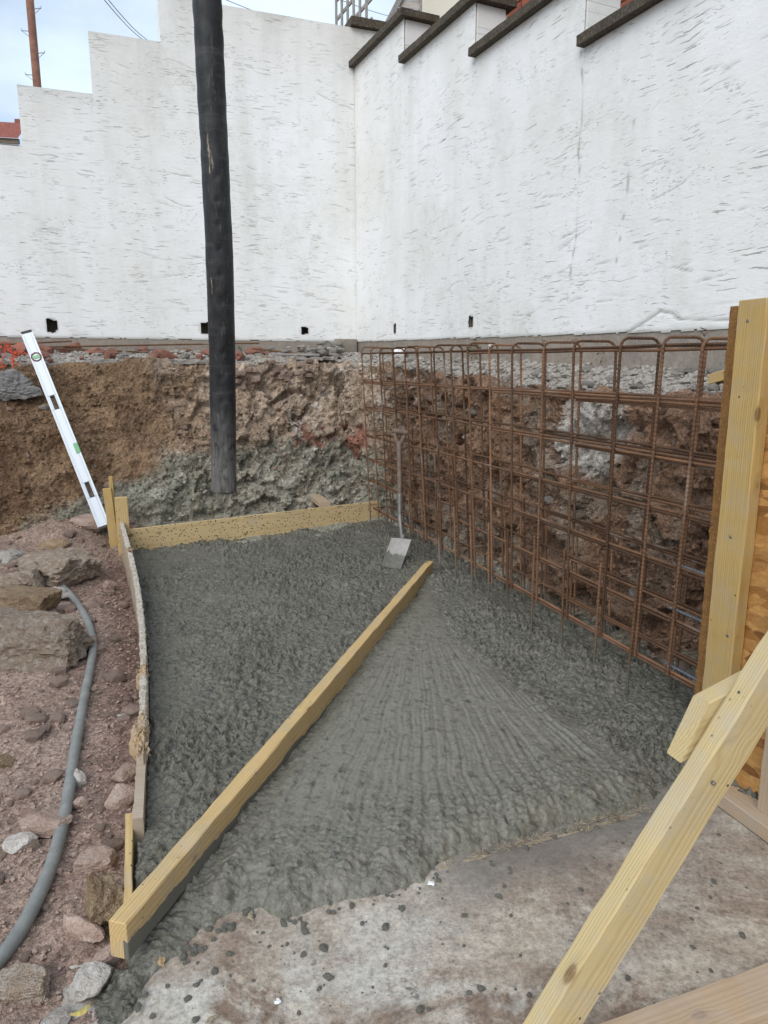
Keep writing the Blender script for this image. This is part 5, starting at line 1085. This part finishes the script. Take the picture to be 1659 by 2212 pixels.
# broken slab edge along the lip
def slab_piece(a0, a1, t0, wd, th_, m, label, seed, lift=.0, name='concrete_slab'):
    p, q = ledge_pt(a2arc(a0), t0), ledge_pt(a2arc(a1), t0); zt = max(p[2], q[2])+lift; A, F = rough_bar(V3(p[0], p[1], zt), V3(q[0]-p[0], q[1]-p[1], .0), -NB*wd, ZU*th_, seed, .012, (30, 6, 4))
    o = obj_np(name, A, F, m, smooth=False); return tag(o, label, 'slab')
slab_piece(2.55, 1.62, .02, .28, .035, M['rockgrey'], 'thin broken concrete slab along the lip left of the black hose', 3., .0)
slab_piece(1.15, .82, .05, .22, .03, M['rockpale'], 'pale broken concrete slab edge just right of the black hose', 9., .0)
slab_piece(.50, .12, .0, .2, .022, M['rockgrey'], 'thin ragged slab overhanging the lip near the wall corner', 14., .0)
# grey planks and rods
def along(a0, a1, t0, z_): p, q = ledge_pt(a2arc(a0), t0), ledge_pt(a2arc(a1), t0); return V3(p[0], p[1], p[2]+z_), V3(q[0], q[1], q[2]+z_)
p, q = along(1.02, .42, .22, .06); tag(timber('old_plank', p, q-p, NB, np.linalg.norm(q-p), .12, .02, M['greywood'], 20), 'upper grey weathered plank of the pair on the ledge', 'plank')
p, q = along(.98, .44, .16, .032); tag(timber('old_plank', p, q-p, NB, np.linalg.norm(q-p), .14, .02, M['greywood'], 21), 'lower grey weathered plank of the pair on the ledge', 'plank')
def rod(u0, v0, u1, v1, dist, lab): 
    o_ = CW+NB*dist; P_ = [onpl(u0, v0, o_, NB), onpl(u1, v1, o_, NB)]; P_ = resample(P_, .009); v, f = tube_data(P_, np.where(np.arange(len(P_)) % 2 == 0, .0095, .0080), 6, True); tag(obj_np('rebar_rod', v, f, M['rust'], smooth=False), lab, 'rebar')
rod(-40, 752, 560, 741, .10, 'upper loose rusty rod propped along the wall plinth behind the hose')
rod(-40, 748, 720, 775, .28, 'lower loose rusty rod lying across the brick rubble and planks')
rod(-40, 746, 155, 737, .16, 'short loose rusty rod end resting on the others behind the spirit level')
rod(545, 753, 795, 781, .40, 'loose rusty rod lying in front of the corner rubble heap')
# tarmac lump, orange net
q = onpl(35, 845, CW+NB*.95, NB); put('tarmac_lump', rock_mesh('tarmac_lump', 5, (.22, .13, .12), 401, M['tarmac'], 20, .12, False), q+V3(-.08, .05, .02), .35, 'grey lump of broken tarmac hanging in the bank under the orange net', 'tarmac')
rgn = np.random.default_rng(77); vsn = []; fsn = []; nb0 = 0
for k in range(26):
    u0, v0 = rgn.uniform(-20, 40), rgn.uniform(748, 800); p0_ = onpl(u0, v0, CW+NB*.86, NB); P_ = [p0_]; d0 = rgn.normal(size=3)*.5
    for j in range(5): d0 = d0*.6+rgn.normal(size=3)*.5; P_.append(P_[-1]+d0*.032*V3(1, .5, .8))
    v, f = tube_data(spline(P_, 4), .0032, 5, False); vsn.append(v); fsn.append(f+nb0); nb0 += len(v)
tag(obj_np('safety_netting', np.vstack(vsn), np.vstack(fsn), M['net']), 'tangle of torn orange plastic netting on the rubble', 'netting')
# crumpled white plastic, weeds, scraps
def crumple(name, c0, sz, m, label, seed, cat):
    v, f = ICO[3]; p = v*(1+.5*ridged(v*1.6+seed, 3)[:, None])*np.array(sz); return put(name, mesh_np(name, p, f, m, False), c0, 0, label, cat)
crumple('plastic_sheet', ledge_pt(b2arc(1.05), .62)+V3(0, 0, .05), (.05, .03, .035), M['bag'], 'crumpled white plastic sheet on the ledge behind the cage far end', 3, 'plastic')
crumple('plastic_scrap', CW+DR*2.56+NR*.012+V3(0, 0, 1.47), (.012, .006, .022), M['bag'], 'torn white plastic scrap hanging on the plinth', 8, 'plastic')
def weed(c0, hgt, cnt, label, seed):
    rg = np.random.default_rng(seed); t = empty('weed', tuple(c0)); vs = []; fs = []
    for k in range(cnt):
        p = c0+V3(rg.normal()*hgt*.18, rg.normal()*hgt*.18, rg.uniform(.1, 1)*hgt); d_ = rg.normal(size=3); d_ /= np.linalg.norm(d_); s_ = np.cross(d_, rg.normal(size=3)); s_ /= np.linalg.norm(s_); L = hgt*rg.uniform(.10, .22); b = len(vs); vs += [p, p+d_*L*.5+s_*L*.28, p+d_*L, p+d_*L*.5-s_*L*.28]; fs.append((b, b+1, b+2, b+3))
    me = bpy.data.meshes.new('leaves'); me.from_pydata([tuple(v_) for v_ in vs], [], fs); me.materials.append(M['leaf']); par(obj_me('leaves', me), t)
    for k in range(4): par(tube('stem', [c0, c0+V3(rg.normal()*.01, rg.normal()*.01, hgt*.5), c0+V3(rg.normal()*.03, rg.normal()*.03, hgt)], [.002, .0016, .001], M['leaf'], sides=5), t)
    return tag(t, label, 'weed')
weed(ledge_pt(b2arc(2.35), .9)+V3(0, 0, .0), .17, 120, 'leafy green weed growing against the plinth behind the cage', 1)
weed(ledge_pt(b2arc(3.72), .93)+V3(0, 0, .0), .13, 30, 'thin sparse weed at the plinth foot further along the cage', 2)
weed(ledge_pt(a2arc(1.22), .9)+V3(0, 0, .0), .06, 50, 'tiny weed among the bricks by the back wall', 3)

# crumbs of concrete on the floor
crm = [rock_mesh('concrete_crumb', 3, (1, .8, .5), 500+k, M['wetc'], 6, .24, False) for k in range(6)]
big = [(655, 2062, 14), (712, 2112, 20), (425, 2128, 13), (405, 2158, 14), (362, 2130, 10), (620, 2040, 9), (1040, 2136, 17), (1124, 2064, 8), (905, 1930, 6), (1345, 1822, 8), (1415, 1940, 11), (1210, 2122, 9), (1090, 1915, 9), (1060, 1862, 8), (330, 2195, 13), (262, 2178, 14)]
for (u, v, s_) in big:
    q = onz(u, v, ZS); sz = .48*s_/FPX*np.dot(q-CAM, FW); put('concrete_crumb', crm[rg.integers(6)], (q[0], q[1], ZS+sz*.15), rg.uniform(0, 6), 'dark lump of spilt concrete on the old floor slab', 'crumb', 'spilt concrete lumps on the floor', scl=sz)
k = 0
while k < 100:
    u, v = rg.uniform(300, 1620), rg.uniform(1790, 2212); q = onz(u, v, ZS)
    if inside(np.array([q[0]]), np.array([q[1]]), OUT)[0] or q[0] < -.48 or q[0] > 1.15: continue
    dfr = float(seg_dist(np.array([q[0]]), np.array([q[1]]), FRONT)[0])
    if rg.random() > math.exp(-dfr/.35): continue
    sz = rg.choice([.0025, .0045, .008], p=[.5, .35, .15])*rg.uniform(.7, 1.3); put('concrete_crumb', crm[rg.integers(6)], (q[0], q[1], ZS+sz*.25), rg.uniform(0, 6), 'small dark crumb of concrete on the old floor slab', 'crumb', 'small concrete crumbs on the floor', scl=sz); k += 1
# lumps rolled off the pour edge
for j in range(60):
    i = rg.integers(1, len(FRONT)-3); t_ = rg.random(); x_ = FRONT[i][0]*(1-t_)+FRONT[i+1][0]*t_+rg.normal()*.012; y_ = FRONT[i][1]*(1-t_)+FRONT[i+1][1]*t_+rg.normal()*.012; sz = rg.uniform(.003, .009)*(1.25 if i < 8 else .8)
    put('concrete_crumb', crm[rg.integers(6)], (x_, y_, ZS+sz*.35), rg.uniform(0, 6), 'lump of wet concrete at the front edge of the pour', 'crumb', 'lumps along the pour edge', scl=sz)
# torn board left at the slab edge: plank remnant with fibres
tp0, tp1 = onz(948, 1876, ZS), onz(1405, 1752, ZS); ax = tp1-tp0; L = np.linalg.norm(ax); ax /= L; sdn_ = V3(ax[1], -ax[0], 0)
def chew(A):
    A = A.copy(); A[:, 1] += .010*fbm(np.column_stack([A[:, 0]*14, A[:, 0]*0, A[:, 0]*0]), 3); A[:, 2] += .006*fbm(np.column_stack([A[:, 0]*20, A[:, 0]*0+5, A[:, 1]*40]), 3); return A
tb_ = timber('torn_board', tp0-ZU*.007, ax, sdn_, L, .014, .016, M['fibre'], 31, .003, .002, chew); tag(tb_, 'torn strip of old board frayed along the edge of the pour', 'board')
vs = []; fs = []; rgf = np.random.default_rng(91)
for j in range(800):
    t_ = rgf.random()**.8; g_ = perlin(np.array([[t_*7, 1.1, 0]]))[0]
    if g_ < rgf.uniform(-.35, .35): continue
    p = tp0+ax*L*t_+sdn_*rgf.normal(0, .010)+ZU*rgf.uniform(.008, .018); d_ = ax*rgf.normal(0, 1)+sdn_*rgf.normal(0, .7)+ZU*rgf.normal(0, .35); d_ /= np.linalg.norm(d_); L2 = rgf.uniform(.006, .022); w_ = np.cross(d_, rgf.normal(size=3)); w_ /= np.linalg.norm(w_); w_ *= .0011; w2 = np.cross(d_, w_); b = len(vs)
    vs += [p-w_, p+w_, p+w2, p+d_*L2-w_*.6, p+d_*L2+w_*.6, p+d_*L2+w2*.6]; fs += [(b, b+1, b+4, b+3), (b+1, b+2, b+5, b+4), (b+2, b, b+3, b+5)]
me = bpy.data.meshes.new('frayed_fibres'); me.from_pydata([tuple(v_) for v_ in vs], [], fs); me.materials.append(M['fibre']); o = obj_me('frayed_fibres', me); child(o, tb_); o['kind'] = 'stuff'
def chip(u, v, L, wd, m, label, seed, cat='wood chip'):
    q = onz(u, v, ZS+.004); rg = np.random.default_rng(seed); n_ = 8; vs = []
    for i in range(n_):
        k_ = i/(n_-1); wk = wd*math.sin(math.pi*(k_*.86+.07)); y_ = .3*L*(k_-.5)**2*2
        for (a_, b_) in ((-1, 0), (0, .5), (1, 0), (0, -.2)): vs.append((L*(k_-.5), a_*wk*(1+.25*rg.normal())+y_, .004+b_*wk*.6+.2*wd*rg.random()))
    fs = [tuple(int(x_) for x_ in r_) for r_ in grid_faces(n_, 4, True)]+[(3, 2, 1, 0), tuple((n_-1)*4+i for i in range(4))]; me = bpy.data.meshes.new('wood_chip'); me.from_pydata(vs, [], fs); me.materials.append(m); put('wood_chip', me, q, rg.uniform(0, 6), label, cat)
chip(347, 2078, .045, .010, M['splinter'], 'pale orange wood chip at the edge of the concrete spill', 1); chip(541, 1952+30, .035, .007, M['fibre'], 'frayed tan wood chip stuck in the pour edge', 2)
chip(600, 2167, .016, .007, M['bag'], 'white paint flake on the stained floor', 3, 'flake'); chip(932, 1872+40, .02, .010, M['bag'], 'white plaster flake beside the torn board', 4, 'flake')
chip(175, 2190, .04, .010, M['yleaf'], 'torn yellow scrap lying among the stones', 5, 'scrap'); chip(455, 2204, .03, .005, M['fibre'], 'straw-coloured wood chip on the floor corner', 6)
